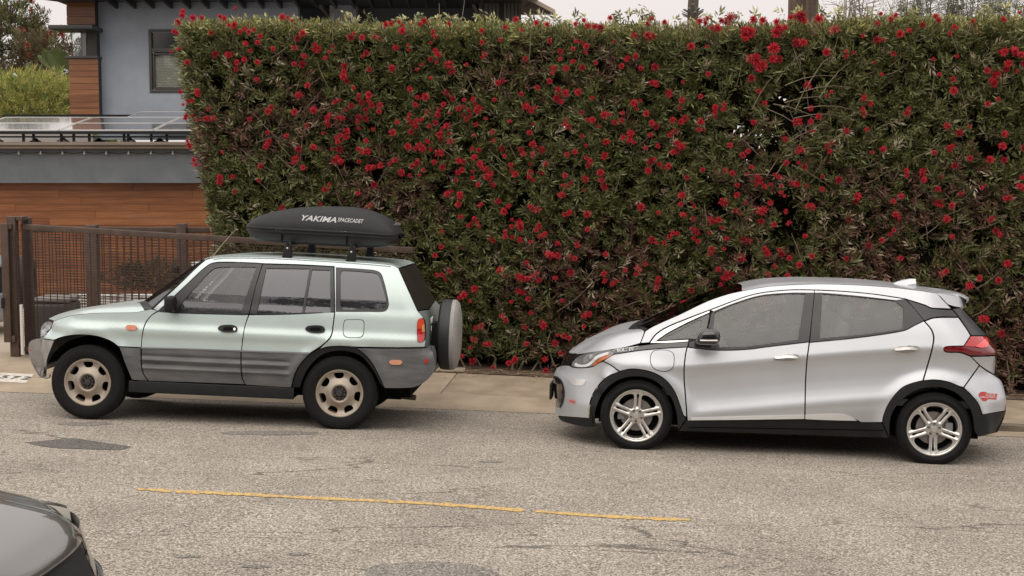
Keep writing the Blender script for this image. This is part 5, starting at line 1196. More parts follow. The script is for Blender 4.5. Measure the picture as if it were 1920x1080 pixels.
# skins across the car
H = .815
R4.skin('bonnet', [[(101, 602), (115, 597), (135, 591.5), (157, 588.5), (190, 586.5), (225, 586), (255, 585.5), (271, 582)], [(99, 600, .42), (113, 593.5, .30), (135, 586.5, .22), (160, 581.5, .18), (190, 578, .17), (225, 576, .17), (252, 574.8, .16), (266, 574.5, .16)], [(94, 598.5, .60), (110, 591, .55), (135, 583.5, .50), (165, 578, .5), (197, 573, .5), (231, 570.3, .5), (256, 568.8, .5), (262, 568.3, .5)], [(94, 597, H), (110, 589.5, H), (135, 582, H), (165, 576, H), (197, 571.5, H), (231, 568.5, H), (252, 567.5, H), (258, 567, H)]], MINT, n=30)
R4.skin('cowl', [[(271, 582, .14), (288, 580, .13)], [(262, 568.5, .5), (276, 565.5, .5)], [(258, 567, H), (271, 564, H)]], BLKP, n=4)
R4.skin('windscreen', [[(287, 578, .14), (335, 534, .17), (385, 487.5, .225)], [(276, 566.5, .5), (318, 535, .5), (384, 486.5, .5)], [(271, 564.5, H), (313, 535, H), (383, 486, H)]], GL_W, n=16)
P_('windscreen_seal', [(286, 580, 1), (334, 534.5), (384.5, 488, 1), (383, 486.5, 1), (332, 533), (283, 578.5, 1)], BLKP, lift=.0, gap=0)
top = [(385, 488), (400, 484), (420, 481.5), (480, 481.5), (540, 483.5), (645, 490), (735, 497), (747, 503)]
R4.skin('roof', [top, [(387, 486.8, .29), (401, 482, .29), (420, 479.8, .29), (480, 478.6, .29), (540, 480.6, .29), (645, 487, .29), (733, 494.5, .29), (749, 501.5, .29)], [(384, 486, H), (398, 480.5, H), (420, 477.5, H), (480, 475.5, H), (540, 477.5, H), (645, 484, H), (732, 491.5, H), (754, 500, H)]], MINT, n=40)
R4.panel('drip_rail', [(400, 486, 1), (420, 483.3), (480, 483.2), (540, 485.3), (645, 491.8), (733, 498.8, 1), (733, 499.8, 1), (645, 492.8), (540, 486.3), (480, 484.2), (420, 484.3), (400, 487, 1)], GREYT, lift=-.004, gap=0, thick=.004)
R4.skin('rear_screen', [[(748, 504), (761, 532), (783, 582)], [(753, 503, .5), (777, 543, .5), (795, 580, .5)], [(757, 502, H), (784, 545, H), (803, 579, H)]], mat('dark_rear_screen', (.022, .020, .018), .38, spec=.4), n=14)
R4.skin('tailgate', [[(784, 584), (794, 597), (798, 622), (797, 651)], [(796, 582, .5), (802, 600, .5), (805, 622, .5), (804, 651, .5)], [(804, 580.5, H), (808, 600, H), (811, 622, H), (809, 651, H)]], carpaint('shaded_mint', (.36, .42, .40), .3, .42), n=12)  # mint darkened here: the rear face's shade is put into the colour
q = R4.hit(810, 650); R4.skin('rear_bumper_face', [[(809, 648), (814, 668), (817, 680), (814, 695), (801, 713)], [(814, 648, .5), (818, 662, .5), (818, 680, .5), (812, 695, .5), (803, 710, .5)], [(815, 649, H), (819, 662, H), (819, 680, H), (812, 695, H), (803, 708, H)]], CLAD, n=14)
R4.text('badge', 'RAV', 799.5, 599, .06, WHT, lift=-.0, y0=.42, yfn=lambda u, z: .42) if False else None
for ch, k, zz in (('R', 0, 0), ('A', 1, 0), ('V', 2, 0), ('4', 1, -.085)):
    me = text_mesh(ch, .085, WHT, .001, 0, 1, .002); o = link('badge_letter', me, R4.root); u, z = R4.pl(801, 600, .35)
    o.matrix_local = Matrix.Translation((u+.045, .27+k*.062, z+zz)) @ Matrix(((0, 0, 1, 0), (1, 0, 0, 0), (0, 1, 0, 0), (0, 0, 0, 1)))
# spare wheel in a two-tone cover
u0, zc_ = R4.pl(833, 628, .80); u0 = R4.pl(817, 628, .62)[0]; c = R4.root
sp = MB().lathe([(.001, -.03), (.15, -.02), (.31, .0), (.345, .02), (.352, .05), (.352, .11), (.350, .12)], 56, 'x'); o = sp.build('spare_wheel_cover', mat('dark_vinyl', (.022, .023, .025), .55), c, smooth=True); o.location = (u0+.02, .86, zc_)
s2 = MB().lathe([(.351, .12), (.347, .155), (.32, .18), (.24, .20), (.12, .21), (.001, .214)], 56, 'x').build('cover_face', mat('scuffed_grey_cover', (.32, .305, .285), .6, noise=(5, 10, .4, .7), col2=(.24, .235, .23)), o, smooth=True)
MB().box(u0-.06, u0+.03, .75, .97, zc_-.12, zc_+.12).build('spare_carrier', BLKP, c)
# mirror, aerial, exhaust, wipers
mo = R4.blob('wing_mirror', 319.5, 570, -.10, (.085, .17, .15), BLKP, .028); R4.mirror(mo)
R4.blob('mirror_arm', 331, 577, -.01, (.07, .09, .06), BLKP, .015, mo)
g_ = R4.blob('mirror_glass', 325.5, 569, -.10, (.012, .14, .115), mat('mirror_glass', (.5, .52, .55), .03, metal=1), .004, mo)
def tubepx(car, name, pts, r, m, n=8, parent=None):
    P3 = []
    for (x, y, d) in pts: u, z = car.pl(x, y, d); P3.append((u, d, z))
    return MB().tube(P3, r, n).build(name, m, parent or car.root, smooth=True)
tubepx(R4, 'aerial', [(393, 488, .2), (417, 458, .14), (441, 431.5, .08)], [.006, .004, .0025], mat('aerial_steel', (.42, .34, .28), .35, metal=.6), 6)
tubepx(R4, 'aerial_mount', [(383, 491, .19), (394, 485, .2)], .014, BLKP, 8)
tubepx(R4, 'exhaust_pipe', [(725, 742, .45), (745, 742, .40), (779, 745.5, .36)], .027, mat('rusty_pipe', (.14, .10, .08), .6, metal=.5, noise=(20, 6, .3, .7), col2=(.05, .04, .035)), 14)
tubepx(R4, 'wiper', [(266, 577, .35), (283, 562, .62)], .008, BLKP, 6); tubepx(R4, 'wiper', [(262, 574, .9), (280, 560, 1.2)], .008, BLKP, 6)
tubepx(R4, 'tow_loop', [(82, 701, .3), (81, 707, .3), (87, 709.5, .3), (93, 707, .3), (94, 702, .3)], .008, GREYT, 6)
R4.underbody(.35, -.5, 3.2, .56, .27, .43, .06)
MB().box(.40, 1.98, -.002, .03, .275, .385).build('rocker', BLKP, R4.root, bevel=.008)
MB().box(2.9, 3.04, .3, 1.3, .30, .42).build('rear_valance', BLKM, R4.root)
rt, cp = R4.wheel('steel', .352, .222, .215, math.pi/2+.02)
cp((2.41, 0, .35), False, -.06); cp((0, R4.W, .35), True, 0); cp((2.41, R4.W, .35), True, 0)
for uu in (0, 2.41): MB().box(uu-.05, uu+.05, .12, R4.W-.12, .29, .40).build('axle', BLKM, R4.root)
# interior
for yy in (.42, 1.2): R4.seat(1.02, yy, .56, SEATD)
R4.seat(1.95, .42, .60, SEATD); R4.seat(1.95, 1.2, .60, SEATD)
MB().box(.38, .72, .14, R4.W-.14, .75, 1.07).build('dashboard', SEATD, R4.root, bevel=.05)
st_ = MB(); st_.tube([(.80+.06*math.sin(a), .42+.19*math.cos(a), 1.02+.18*math.sin(a)) for a in np.linspace(0, 2*math.pi, 25)], .014, 6, False).bar((.72, .42, .96), (.80, .42, 1.02), .05).build('steering_wheel', BLKP, R4.root, smooth=True)
MB().box(.3, 3.0, .12, R4.W-.12, .55, .62).build('floor', BLKM, R4.root)

# roof rack feet, crossbars (parts of the SUV), and the roof box (a thing of its own)
for px_, py0, py1 in ((538.5, 455, 482), (658, 461, 489)):
    for yy in (.24, R4.W-.24):
        if yy < .5:
            u, z1 = R4.pl(px_, py1, yy); _, z0 = R4.pl(px_-1, py0, yy); U0, Z0, Z1 = u, z1, z0
        w0, w1 = .048, .026
        m_ = MB().add([(U0-w0, yy-.04, Z0-.01), (U0+w0, yy-.04, Z0-.01), (U0+w0, yy+.04, Z0-.01), (U0-w0, yy+.04, Z0-.01), (U0-w1+.012, yy-.03, Z1), (U0+w1+.012, yy-.03, Z1), (U0+w1+.012, yy+.03, Z1), (U0-w1+.012, yy+.03, Z1)], [(0,3,2,1),(4,5,6,7),(0,1,5,4),(1,2,6,5),(2,3,7,6),(3,0,4,7)])
        ft = m_.build('rack_foot', BLKP, R4.root, bevel=.01)
        MB().lathe([(.001, -.003), (.009, 0), (.009, .006)], 10, 'y', (U0+.008, yy-.043 if yy < .5 else yy+.043, Z0+.085)).build('lock', ALLOY, ft)
    MB().tube([(U0+.01, .2, Z1-.012), (U0+.01, R4.W-.2, Z1-.012)], .014, 10).build('crossbar', BLKP, R4.root, smooth=True)
bx = empty('roof_box', (0, 0, 0), 'black cargo box with white lettering, mounted on the roof of the mint SUV', 'roof box'); bx.matrix_world = R4.M @ Matrix.Translation((-.062, 0, 0))
BC, BHW = .80, .44
def pxz(x, y, d=.42): return R4.pl(x, y, d)
topt = table([pxz(*p) for p in [(464, 424), (467, 419.5), (475, 411), (495, 401.5), (532, 393), (570, 388.5), (620, 387), (657, 388), (690, 393), (715, 402), (735, 413), (747, 426), (755, 439)]])
seam = table([pxz(*p) for p in [(462, 425), (475, 426), (530, 429), (600, 433), (680, 437), (740, 441), (757, 442)]])
bot = table([pxz(*p) for p in [(468, 433), (475, 444), (482, 451), (500, 454), (570, 459), (640, 463), (695, 465), (730, 463.5), (742, 461), (748, 447), (752, 446)]])
ua, ub = pxz(464.2, 425)[0], pxz(754.8, 440)[0]
def hw(u):
    a = max(0, min(1, (u-ua)/.42)); b = max(0, min(1, (ub-u)/.16)); return BHW*(.34+.66*(1-(1-a)**2.4)**.5)*(.5+.5*(1-(1-b)**3)**.4)
def lid_y(u, z, n=2.3):
    s_ = max(0, min(1, (z-seam(u))/max(.01, topt(u)-seam(u)))); return BC-hw(u)*(1-s_**n)**(1/n)
V = []; Fc = []; N1, N2 = 60, 28
for i in range(N1+1):
    u = ua+(ub-ua)*(.5-.5*math.cos(math.pi*i/N1)); h = hw(u); zt, zs_ = topt(u), seam(u)
    V.append((u, BC-h, zs_-.035))
    for j in range(N2+1):
        a = math.pi*j/N2; c_, s_ = math.cos(a), math.sin(a); zz = zs_+max(.003, zt-zs_)*abs(s_)**(2/2.3); V.append((u, BC-h*math.copysign(abs(c_)**(2/2.3), c_), zz-.006*math.exp(-((abs(c_)-.55)/.06)**2)))
    V.append((u, BC+h, zs_-.035))
k = N2+3
for i in range(N1):
    for j in range(k-1): a = i*k+j; Fc.append((a, a+k, a+k+1, a+1))
Fc.append(tuple(range(k))[::-1]); Fc.append(tuple(range(N1*k, N1*k+k)))
BOXM = mat('textured_black_abs', (.019, .020, .021), .6, spec=.25, noise=(20, 6, .3, .7), col2=(.026, .027, .028), bump=(200, .2, .001))
lid = mesh('lid', V, Fc, BOXM, bx, True)
V = []; Fc = []; ua2, ub2 = pxz(469, 433)[0], pxz(751, 446)[0]; N2 = 16
for i in range(N1+1):
    u = ua2+(ub2-ua2)*(.5-.5*math.cos(math.pi*i/N1)); h = hw(u)-.02; zb, zs_ = bot(u), seam(u)-.034
    for j in range(N2+1):
        a = math.pi*j/N2; c_, s_ = math.cos(a), math.sin(a); V.append((u, BC-h*math.copysign(abs(c_)**.35, c_)*(1-.10*s_**2), zs_-max(.002, zs_-zb)*abs(s_)**.28))
k = N2+1
for i in range(N1):
    for j in range(k-1): a = i*k+j; Fc.append((a, a+1, a+k+1, a+k))
Fc.append(tuple(range(k))); Fc.append(tuple(range(N1*k, N1*k+k))[::-1])
mesh('tray', V, Fc, mat('smooth_black_abs', (.018, .019, .021), .45), bx, True)
V = []; Fc = []
for i in range(N1+1):
    u = ua+(ub-ua)*i/N1; h = hw(u)+.008; z = seam(u); V += [(u, BC-h, z-.008), (u, BC-h-.004, z-.004), (u, BC-h-.004, z+.006), (u, BC-h+.01, z+.012)]
for i in range(N1):
    for j in range(3): a = i*4+j; Fc.append((a, a+4, a+5, a+1))
mesh('lid_rim', V, Fc, BOXM, lid, True)
def boxtext(nm, body, px, py, size, width, shear=.0, rot=0., bold=0.):
    me = text_mesh(body, size, mat('worn_white_print', (.42, .42, .42), .6), 0, shear, 1, bold); w = max(v_.co.x for v_ in me.vertices)-min(v_.co.x for v_ in me.vertices); u0, z0 = pxz(px, py, BC-BHW+.04); u0 += .055
    for v_ in me.vertices:
        x, z = v_.co.x*width/w, v_.co.y; u = u0+x*math.cos(rot)+z*math.sin(rot); zz = z0-x*math.sin(rot)+z*math.cos(rot); v_.co = (u, lid_y(u, zz)-.004, zz)
    return link(nm, me, lid)
boxtext('lettering', 'YAKIMA', 598, 410.8, .072, .345, .25, .03, .0015)
boxtext('lettering', 'SPACECADET', 658.5, 413.8, .052, .245, .1, .03, .0008)
boxtext('lettering', 'YAKIMA', 737, 421, .038, .05, .1, .06, .0)
for px_, py_ in ((530.5, 430), (537.5, 430.3), (652.5, 435.5), (659.5, 435.7)):
    u, z = pxz(px_, py_, BC-BHW); MB().lathe([(.001, -.004), (.008, -.002), (.0085, .01)], 10, 'y', (u, BC-hw(u)-.004, z)).build('rivet', ALLOY, lid)
for px_ in (540, 662): u, z = pxz(px_, 440, BC-BHW); MB().box(u-.006, u+.006, BC-hw(u)+.008, BC-hw(u)+.03, bot(u)+.02, z).build('hinge_rib', BLKM, bx)

# ---- silver hatchback
B = Car('hatchback', 'silver electric hatchback with black wheel-arch trim and shark-fin aerial, parked to the right', (1193, 780), (1752.5, 805.5), 2.602, .11, .318, -.03, 1.725, 'cars parked along the kerb')
B.Y = lambda u, z: 0.0
crs = table([B.pl(x, y, 0.)for x, y in [(1130, 676), (1200, 690), (1285, 688), (1400, 679), (1509, 669), (1600, 661.5), (1672, 657), (1750, 654), (1800, 656), (1870, 664)]])
prof = table([(-.75, .10), (-.62, .05), (-.52, .016), (-.47, .006), (-.43, -.004), (-.40, .002), (-.36, .014), (-.29, .030), (-.21, .038), (-.12, .034), (-.04, .015), (-.01, .003), (0, .0), (.012, .003), (.08, .024), (.15, .046), (.22, .072), (.35, .13), (.5, .20), (.6, .26), (.68, .34), (.78, .46)])
HB = B.W/2
tipB = table(sorted([(z, u) for u, z in [B.pl(x, y, HB) for x, y in [(1066, 660), (1059, 667), (1053, 678), (1050, 686), (1043, 692), (1039, 701), (1037.5, 712), (1039, 740), (1041, 762), (1040, 771), (1046, 783), (1060, 792), (1075, 800)]]]))
rearB = table(sorted([(z, u) for u, z in [B.pl(x, y, .30) for x, y in [(1813, 560), (1815, 580), (1832, 605), (1855, 632), (1866, 648), (1871, 662), (1868, 680), (1868, 699), (1880, 714), (1886, 735), (1888, 752), (1886, 772), (1872, 811), (1868, 825)]]]))
B.tip = tipB; B.tip_u0 = -.16
def YB(u, z):
    y = prof(z-crs(u)); ut = tipB(z)
    if u < -.16: k = min(1, (-.16-u)/(-.16-ut)); y = y*(1-k*.6)+.86*(1-(1-k**2.1)**.5)
    ur_ = rearB(z)
    if u > ur_-.42: k = min(1, (u-ur_+.42)/.43); y += .42*(1-math.sqrt(1-k**2.2))
    for hu in (0, 2.602):
        r_ = math.hypot(u-hu, z-.318)
        if r_ < .62: w_ = math.exp(-max(0, r_-.43)**2/.005); y = y*(1-w_)+(-.012)*w_ if u > -.3 else y
    return y
B.Y = YB
P_ = B.panel
fo = [(1104, 783), (1105, 765), (1112, 740), (1125, 720), (1142, 705), (1162, 696.5), (1182, 692.5), (1207, 694.5), (1230, 701.5), (1250, 715), (1265, 735), (1275, 760), (1282, 780)]
fi = [(1116, 792), (1116, 775), (1125, 747), (1142, 725), (1162, 712), (1190, 706), (1220, 711), (1242, 726), (1259, 748), (1268, 775), (1270, 795)]
ro = [(1655, 792), (1657, 780), (1665, 760), (1677, 742), (1692, 727), (1710, 719), (1730, 714), (1752, 712.5), (1777, 716), (1800, 725), (1820, 740), (1834, 757), (1841, 777)]
ri = [(1668, 820), (1670, 785), (1680, 763), (1696, 746), (1716, 733), (1740, 727), (1765, 727), (1790, 736), (1809, 752), (1821, 772), (1826, 795)]
c1 = lambda l: [(l[0][0], l[0][1], 1)]+l[1:-1]+[(l[-1][0], l[-1][1], 1)]
P_('fender', [(1152, 664.5, 1), (1200, 657.5), (1245, 653.5), (1288, 651, 1), (1285, 664), (1282.3, 690), (1282.5, 715), (1285, 745), (1287.5, 782, 1)]+[(x, y-.8) for x, y in fo[:5:-1]]+[(1162, 696, 1), (1145, 684), (1131, 677, 1), (1141, 670)], SILV, step=.02)
P_('front_bumper', [(1130, 677.5, 1), (1145, 685), (1161, 697, 1), (1141, 705), (1124, 720), (1111, 740), (1104, 765), (1103, 783.5, 1), (1075, 781.5), (1045, 779, 1), (1040, 771), (1041, 762), (1039, 740), (1037.5, 712), (1039, 701), (1043, 692), (1049, 686.5), (1067, 685.5), (1072, 688.5), (1085, 690), (1110, 688), (1122, 681)], SILV, smooth_step=4)
P_('lower_lip', [(1045, 780, 1), (1075, 782.5), (1103, 784.5, 1), (1116, 786, 1), (1116, 801, 1), (1095, 800), (1068, 795), (1052, 789)], BLKP, lift=-.006, thick=.05)
P_('upper_grille', [(1066, 662.5, 1), (1086, 664.5), (1077, 672), (1071, 678), (1067, 684, 1), (1051, 685.5, 1), (1053, 678), (1059, 668)], BLKG, lift=-.004)
gr = P_('lower_grille', [(1037, 706), (1043, 707), (1050, 713), (1054, 722), (1056, 738), (1053, 755), (1049, 764), (1041, 764), (1039, 740)], BLKG, lift=-.006)
P_('grille_surround', [(1038, 705, 1), (1045, 706.5), (1052, 712.5), (1056, 722), (1058, 738), (1055, 755), (1050, 765, 1), (1048.5, 764), (1052.5, 754), (1055, 738), (1053.5, 723), (1049.5, 714.5), (1043.5, 709), (1038, 708, 1)], BLKP, lift=-.014, gap=0)
hl_ = P_('headlight', [(1072, 686), (1075, 677), (1087, 667), (1110, 661), (1140, 656.5), (1151, 662), (1140, 669.5), (1125, 676.5), (1110, 686.5), (1085, 689)], mat('headlight_housing', (.16, .165, .17), .15, coat=1), lift=-.002, gap=0)
P_('light_guide', [(1077, 685), (1080, 680), (1084, 683), (1098, 683.5), (1108, 677), (1117, 668), (1132, 662), (1142, 661.5), (1134, 666.5), (1121, 672), (1110, 682), (1101, 687), (1085, 688)], mat('frosted_lamp', (.74, .74, .74), .25, coat=1), lift=-.006, gap=0, step=.02)
P_('headlamp_lens', [(1092, 676), (1097, 668), (1110, 664), (1114, 667), (1106, 675), (1098, 680)], LAMP, lift=-.005, gap=0, step=.02)
P_('indicator', [(1111, 686), (1118, 677), (1126, 671), (1142, 665), (1144, 668), (1128, 676.5), (1118, 683)], AMB, lift=-.007, gap=0, step=.02)
P_('fog_light', [(1065, 711, 1), (1095, 711.5, 1), (1098, 714.5), (1094, 721), (1088, 723), (1074, 722), (1070, 718)], CHROME, lift=-.005, gap=0)
P_('front_arch_trim', [(x, y) if 0 < i < len(fo)-1 else (x, y, 1) for i, (x, y) in enumerate(fo)]+[(1287, 785, 1), (1271, 808, 1)]+[(x, y) for x, y in fi[::-1]][0:]+[(1116, 801, 1), (1104, 800, 1)], BLKP, lift=-.012, thick=.04)
P_('belt_trim', [(1142, 656, 1), (1170, 652), (1200, 648), (1225, 645), (1291, 640.5, 1), (1289, 650.5, 1), (1245, 653), (1200, 657), (1152, 664, 1)], BLKG, lift=-.002)
P_('badge_frame', [(1149, 656, 1), (1197, 648.5, 1), (1194, 655), (1188, 657), (1162, 661.5), (1153, 660)], WHT, lift=-.005, gap=0, thick=.002)
P_('badge_plate', [(1150.2, 656.6, 1), (1196.3, 649.3, 1), (1193.4, 654.7), (1187.3, 656.6), (1162, 661.1), (1153.6, 659.8)], BLKG, lift=-.007, gap=0, thick=.002)
B.text('badge', 'BOLT EV', 1172.5, 655.3, .040, WHT, -.012, -.12, .0, .0012, .150)
tubepx(B, 'wiper', [(1196, 611.5, .45), (1228, 598, .95)], .009, BLKP, 6)
P_('side_frame', [(1210, 621, 1), (1225, 612), (1275, 589.5), (1325, 565.5), (1362, 552.5), (1392, 545.5), (1420, 540), (1450, 536), (1525, 532.5), (1600, 534), (1675, 539), (1725, 545), (1756, 549.5, 1), (1776, 570.5, 1), (1784, 579, 1), (1765, 578.2), (1746, 577), (1735, 572), (1697, 560, 1), (1640, 551.5), (1580, 546), (1527, 543.5), (1480, 543.5), (1430, 548.5), (1395, 557), (1332, 580.5), (1287, 597.5), (1250, 613), (1230, 626), (1217, 642.5, 1), (1201, 643.5, 1)], SILV)
P_('window_surround', [(1218, 643.5, 1), (1231, 627), (1251, 614), (1288, 598.5), (1331, 581.5, 1), (1331, 586, 1), (1290, 604.5), (1252, 624.5), (1230, 639.5, 1), (1291, 636.5, 1), (1291, 640.5, 1), (1250, 643.5)], CHROME, lift=-.001)
P_('quarter_window_trim', [(1232, 639, 1), (1253, 625), (1291, 605.5), (1331, 587, 1), (1329, 600), (1325, 617), (1318, 634), (1291, 635.5, 1)], BLKG, lift=.002, holes=[[(1248, 634.5), (1262, 626), (1290, 610.5), (1312, 599.5), (1316, 603), (1313, 616), (1306, 627), (1290, 629.5), (1270, 634)]])
P_('quarter_window', [(1246, 636), (1262, 625), (1290, 609), (1313, 597.5), (1318, 602), (1314.5, 617), (1307, 629), (1290, 631), (1270, 636)], GL_B, lift=.008, gap=0, thick=0)
G1 = [(1340, 586, 1), (1375, 570.5), (1425, 555.5), (1480, 550.5), (1509, 551, 1), (1503, 596), (1496, 637.5, 1), (1440, 644.5), (1395, 650), (1348, 651.5, 1), (1335, 641, 1)]
G2 = [(1541.5, 551, 1), (1610, 556.5), (1679, 564.5, 1), (1694, 577.5, 1), (1693, 616.5, 1), (1620, 627), (1537, 634.5, 1)]
P_('front_door_frame', [(1332.5, 581.5, 1), (1395, 558), (1430, 549.5), (1480, 544.5), (1526.5, 544.5, 1), (1526.5, 549, 1), (1480, 549), (1425, 554), (1375, 569), (1338, 584, 1)], SILV, gap=.001)
P_('front_window_trim', [(1334, 586, 1), (1338, 585), (1375, 569.5), (1425, 554.5), (1480, 549.5), (1526.5, 549.5, 1), (1522, 595), (1517, 640.5, 1), (1440, 649.5), (1400, 654.5), (1345, 656), (1292, 650.5, 1), (1292, 641, 1), (1320, 636, 1), (1328, 615)], FRAME, lift=.002, holes=[G1], gap=.001)
P_('front_window', [(x+(-1.5 if x < 1420 else 1.5), y+(-1 if y < 600 else 1.5), 1) if len(p_) > 2 else (x, y+(-1 if y < 600 else 1.5)) for p_ in G1 for x, y in [p_[:2]]], GL_B, lift=.012, gap=0, thick=0)
P_('rear_door_frame', [(1527.5, 544.5, 1), (1580, 547), (1640, 552.5), (1696, 561, 1), (1680, 563, 1), (1610, 555), (1541, 549), (1527.5, 549, 1)], SILV, gap=.001)
P_('rear_window_trim', [(1527.5, 549.5, 1), (1541, 549.5), (1610, 555.5), (1680, 563.5), (1697.5, 561.5, 1), (1715, 580), (1732, 600.5, 1), (1715, 609.5), (1694, 619.5), (1600, 633.5), (1518.5, 641.5, 1), (1523, 595)], FRAME, lift=.002, holes=[G2], gap=.001)
P_('rear_window', [(1540, 549.5, 1), (1610, 555), (1681, 563, 1), (1696, 577, 1), (1695, 618, 1), (1620, 628.5), (1535.5, 636, 1)], GL_B, lift=.012, gap=0, thick=0)
P_('front_door', [(1289, 651.5, 1), (1345, 657), (1400, 655.5), (1440, 650.5), (1517, 641.5, 1), (1512.5, 677), (1510, 715), (1509, 760), (1508.5, 784, 1), (1400, 786.5), (1289, 789, 1), (1286, 745), (1283.5, 715), (1283.3, 690), (1286, 664)], SILV, step=.02)
P_('rear_door', [(1518, 642.5, 1), (1600, 634.5), (1694, 620.5), (1715, 610.5), (1732, 602, 1), (1745, 617), (1750, 632), (1747.5, 652), (1740, 680), (1730, 713.5, 1), (1710, 718.5), (1692, 726.5), (1677, 741.5), (1664.5, 760), (1656.5, 780), (1654.5, 792, 1), (1615, 792, 1), (1602, 786), (1580, 784.5), (1510, 785, 1), (1510, 760), (1511, 715), (1513.5, 677)], SILV, step=.02)
P_('pillar_trim', [(1698.5, 561, 1), (1735, 573), (1746, 578), (1785, 581, 1), (1797, 594, 1), (1752, 595), (1733, 601.5, 1), (1716, 581)], FRAME, lift=.003)
P_('rear_quarter', [(1734, 602.5, 1), (1752, 596.5), (1797, 595.5, 1), (1814, 620), (1819.5, 629.5, 1), (1807, 648.5, 1), (1776, 649.5), (1769.5, 653), (1773, 660), (1800, 661.5), (1820, 668.5, 1), (1836, 685, 1), (1806.5, 726, 1), (1800, 724.5), (1777, 715.5), (1752, 712), (1731.5, 713.5, 1), (1741.5, 680), (1749, 652), (1751.5, 632), (1746.5, 617)], SILV)
P_('tail_pillar_trim', [(1785.5, 578.5, 1), (1804, 578, 1), (1822, 598), (1838, 615), (1852, 629.5, 1), (1820.5, 629, 1), (1815, 619.5), (1798, 594)], FRAME, lift=.002)
tl = P_('tail_light', [(1769.5, 652.5), (1776, 649.5), (1807, 649.3, 1), (1820, 629.5, 1), (1852, 630, 1), (1862, 642), (1869, 657), (1865.5, 666, 1), (1820, 667.3, 1), (1800, 660.5), (1773, 659.3)], REDD, lift=-.006)
P_('tail_lens', [(1809, 649, 1), (1821, 630.5, 1), (1851, 631, 1), (1838, 640), (1828, 650, 1)], REDL, lift=-.016, gap=0, parent=None)
P_('tail_lens', [(1829, 649.5, 1), (1838, 641), (1850, 632, 1), (1854, 640), (1853, 650, 1), (1840, 652)], REDB, lift=-.018, gap=0)
P_('hatch_side', [(1821, 669, 1), (1866, 667.5, 1), (1867, 682), (1864, 702, 1), (1850, 694), (1837, 684.5, 1)], SILV, lift=.004)
P_('rear_bumper', [(1837, 686, 1), (1850, 695.5), (1864, 703.5, 1), (1877, 714), (1884, 735), (1887, 752), (1885.5, 770, 1), (1842, 777.5, 1), (1834.5, 757), (1820.5, 740), (1807.5, 727, 1)], SILV)
P_('rear_arch_trim', [(1655, 793, 1)]+ro[1:-1]+[(1841, 777.5, 1), (1885.5, 771, 1), (1880, 792), (1870, 811, 1), (1835, 820, 1), (1827, 808, 1)]+ri[::-1][0:-1]+[(1668, 822, 1)], BLKP, lift=-.012, thick=.04)
P_('sill', [(1271.5, 808.5, 1), (1287.5, 786, 1), (1400, 788), (1508, 787), (1600, 789.5), (1654.5, 793.5, 1), (1667, 821.5, 1), (1500, 816), (1400, 812.5)], BLKP, lift=.004, thick=.05)
P_('sill_groove', [(1292, 800, 1), (1656, 806, 1), (1656, 808, 1), (1292, 802, 1)], BLKM, lift=.0025, gap=0, thick=0)
P_('chrome_strip', [(1295, 783.5, 1), (1400, 780.5), (1508, 778, 1), (1508, 785.5, 1), (1400, 787), (1297, 788, 1)], mat('satin_strip', (.74, .74, .73), .35, metal=.1), lift=-.006, gap=0, thick=.008)
P_('chrome_strip', [(1510, 778, 1), (1575, 776.5), (1594, 781), (1607, 789, 1), (1560, 788), (1510, 786, 1)], mat('satin_strip', (.74, .74, .73), .35, metal=.1), lift=-.006, gap=0, thick=.008)
B.panel('charge_flap_seam', [(1226, 657.5), (1240, 655.8), (1254, 657), (1263, 663), (1264.5, 676), (1262, 689), (1252, 696), (1240, 696.5), (1226, 691), (1219.5, 680), (1220, 665)], BLKM, lift=-.005, gap=0, mir=False, thick=0, step=.018)
B.panel('charge_flap', [(1226.5, 658.5), (1240, 656.8), (1253.5, 658), (1262, 663.5), (1263.4, 676), (1261, 688.5), (1251.5, 695), (1240, 695.5), (1226.6, 690.2), (1220.5, 679.7), (1221, 665.5)], SILV, lift=-.008, gap=0, mir=False, thick=.003, step=.018)
for x0, y0 in ((1449, 671.5), (1674, 656)):
    w = 51
    P_('door_handle', [(x0, y0), (x0+12, y0-6.5), (x0+30, y0-8.5), (x0+46, y0-6.5), (x0+w, y0-1.5), (x0+44, y0+4.5), (x0+26, y0+8), (x0+10, y0+6)], ALLOY, lift=-.003, gap=0, thick=.004)
    P_('handle_recess_shade', [(x0+4, y0), (x0+14, y0-4.5), (x0+30, y0-6.5), (x0+45, y0-4.8), (x0+w-5, y0-1.2), (x0+42, y0+3.5), (x0+26, y0+6), (x0+12, y0+4.5)], mat('shaded_silver', (.36, .37, .39), .4, metal=.5), lift=-.005, gap=0, thick=0)  # darker silver sheet on the surface, shade of the cup painted in
    P_('handle_bar', [(x0+3, y0-.5), (x0+14, y0-4), (x0+30, y0-5.2), (x0+45, y0-3.6), (x0+w-3, y0-1), (x0+42, y0+.3), (x0+28, y0-.4), (x0+12, y0+1)], CHROME, lift=-.030, gap=0, thick=.014)
sk = B.panel('sticker', [(1835, 741), (1838, 735.5), (1846, 734.5), (1852, 737, 1), (1870, 738.3, 1), (1868, 749.5, 1), (1853, 748.5), (1849, 752), (1842, 751), (1839, 746)], mat('sticker_red', (.42, .03, .025), .4), lift=-.003, gap=0, mir=False, thick=0)
B.text('sticker_lettering', 'ACCESS OK', 1857, 740, .024, WHT, -.006, .06, 0, 0, .10); B.text('sticker_lettering', 'CLEAN AIR VEHICLE', 1852, 744.5, .022, WHT, -.006, .06, 0, 0, .15)
sk2 = B.panel('sticker', [(1065, 751), (1067, 747.5), (1070, 748, 1), (1078.5, 750.5, 1), (1079, 757.5, 1), (1069, 756.5), (1066, 754)], mat('sticker_pink', (.60, .30, .28), .4), lift=-.004, gap=0, mir=False, thick=0)
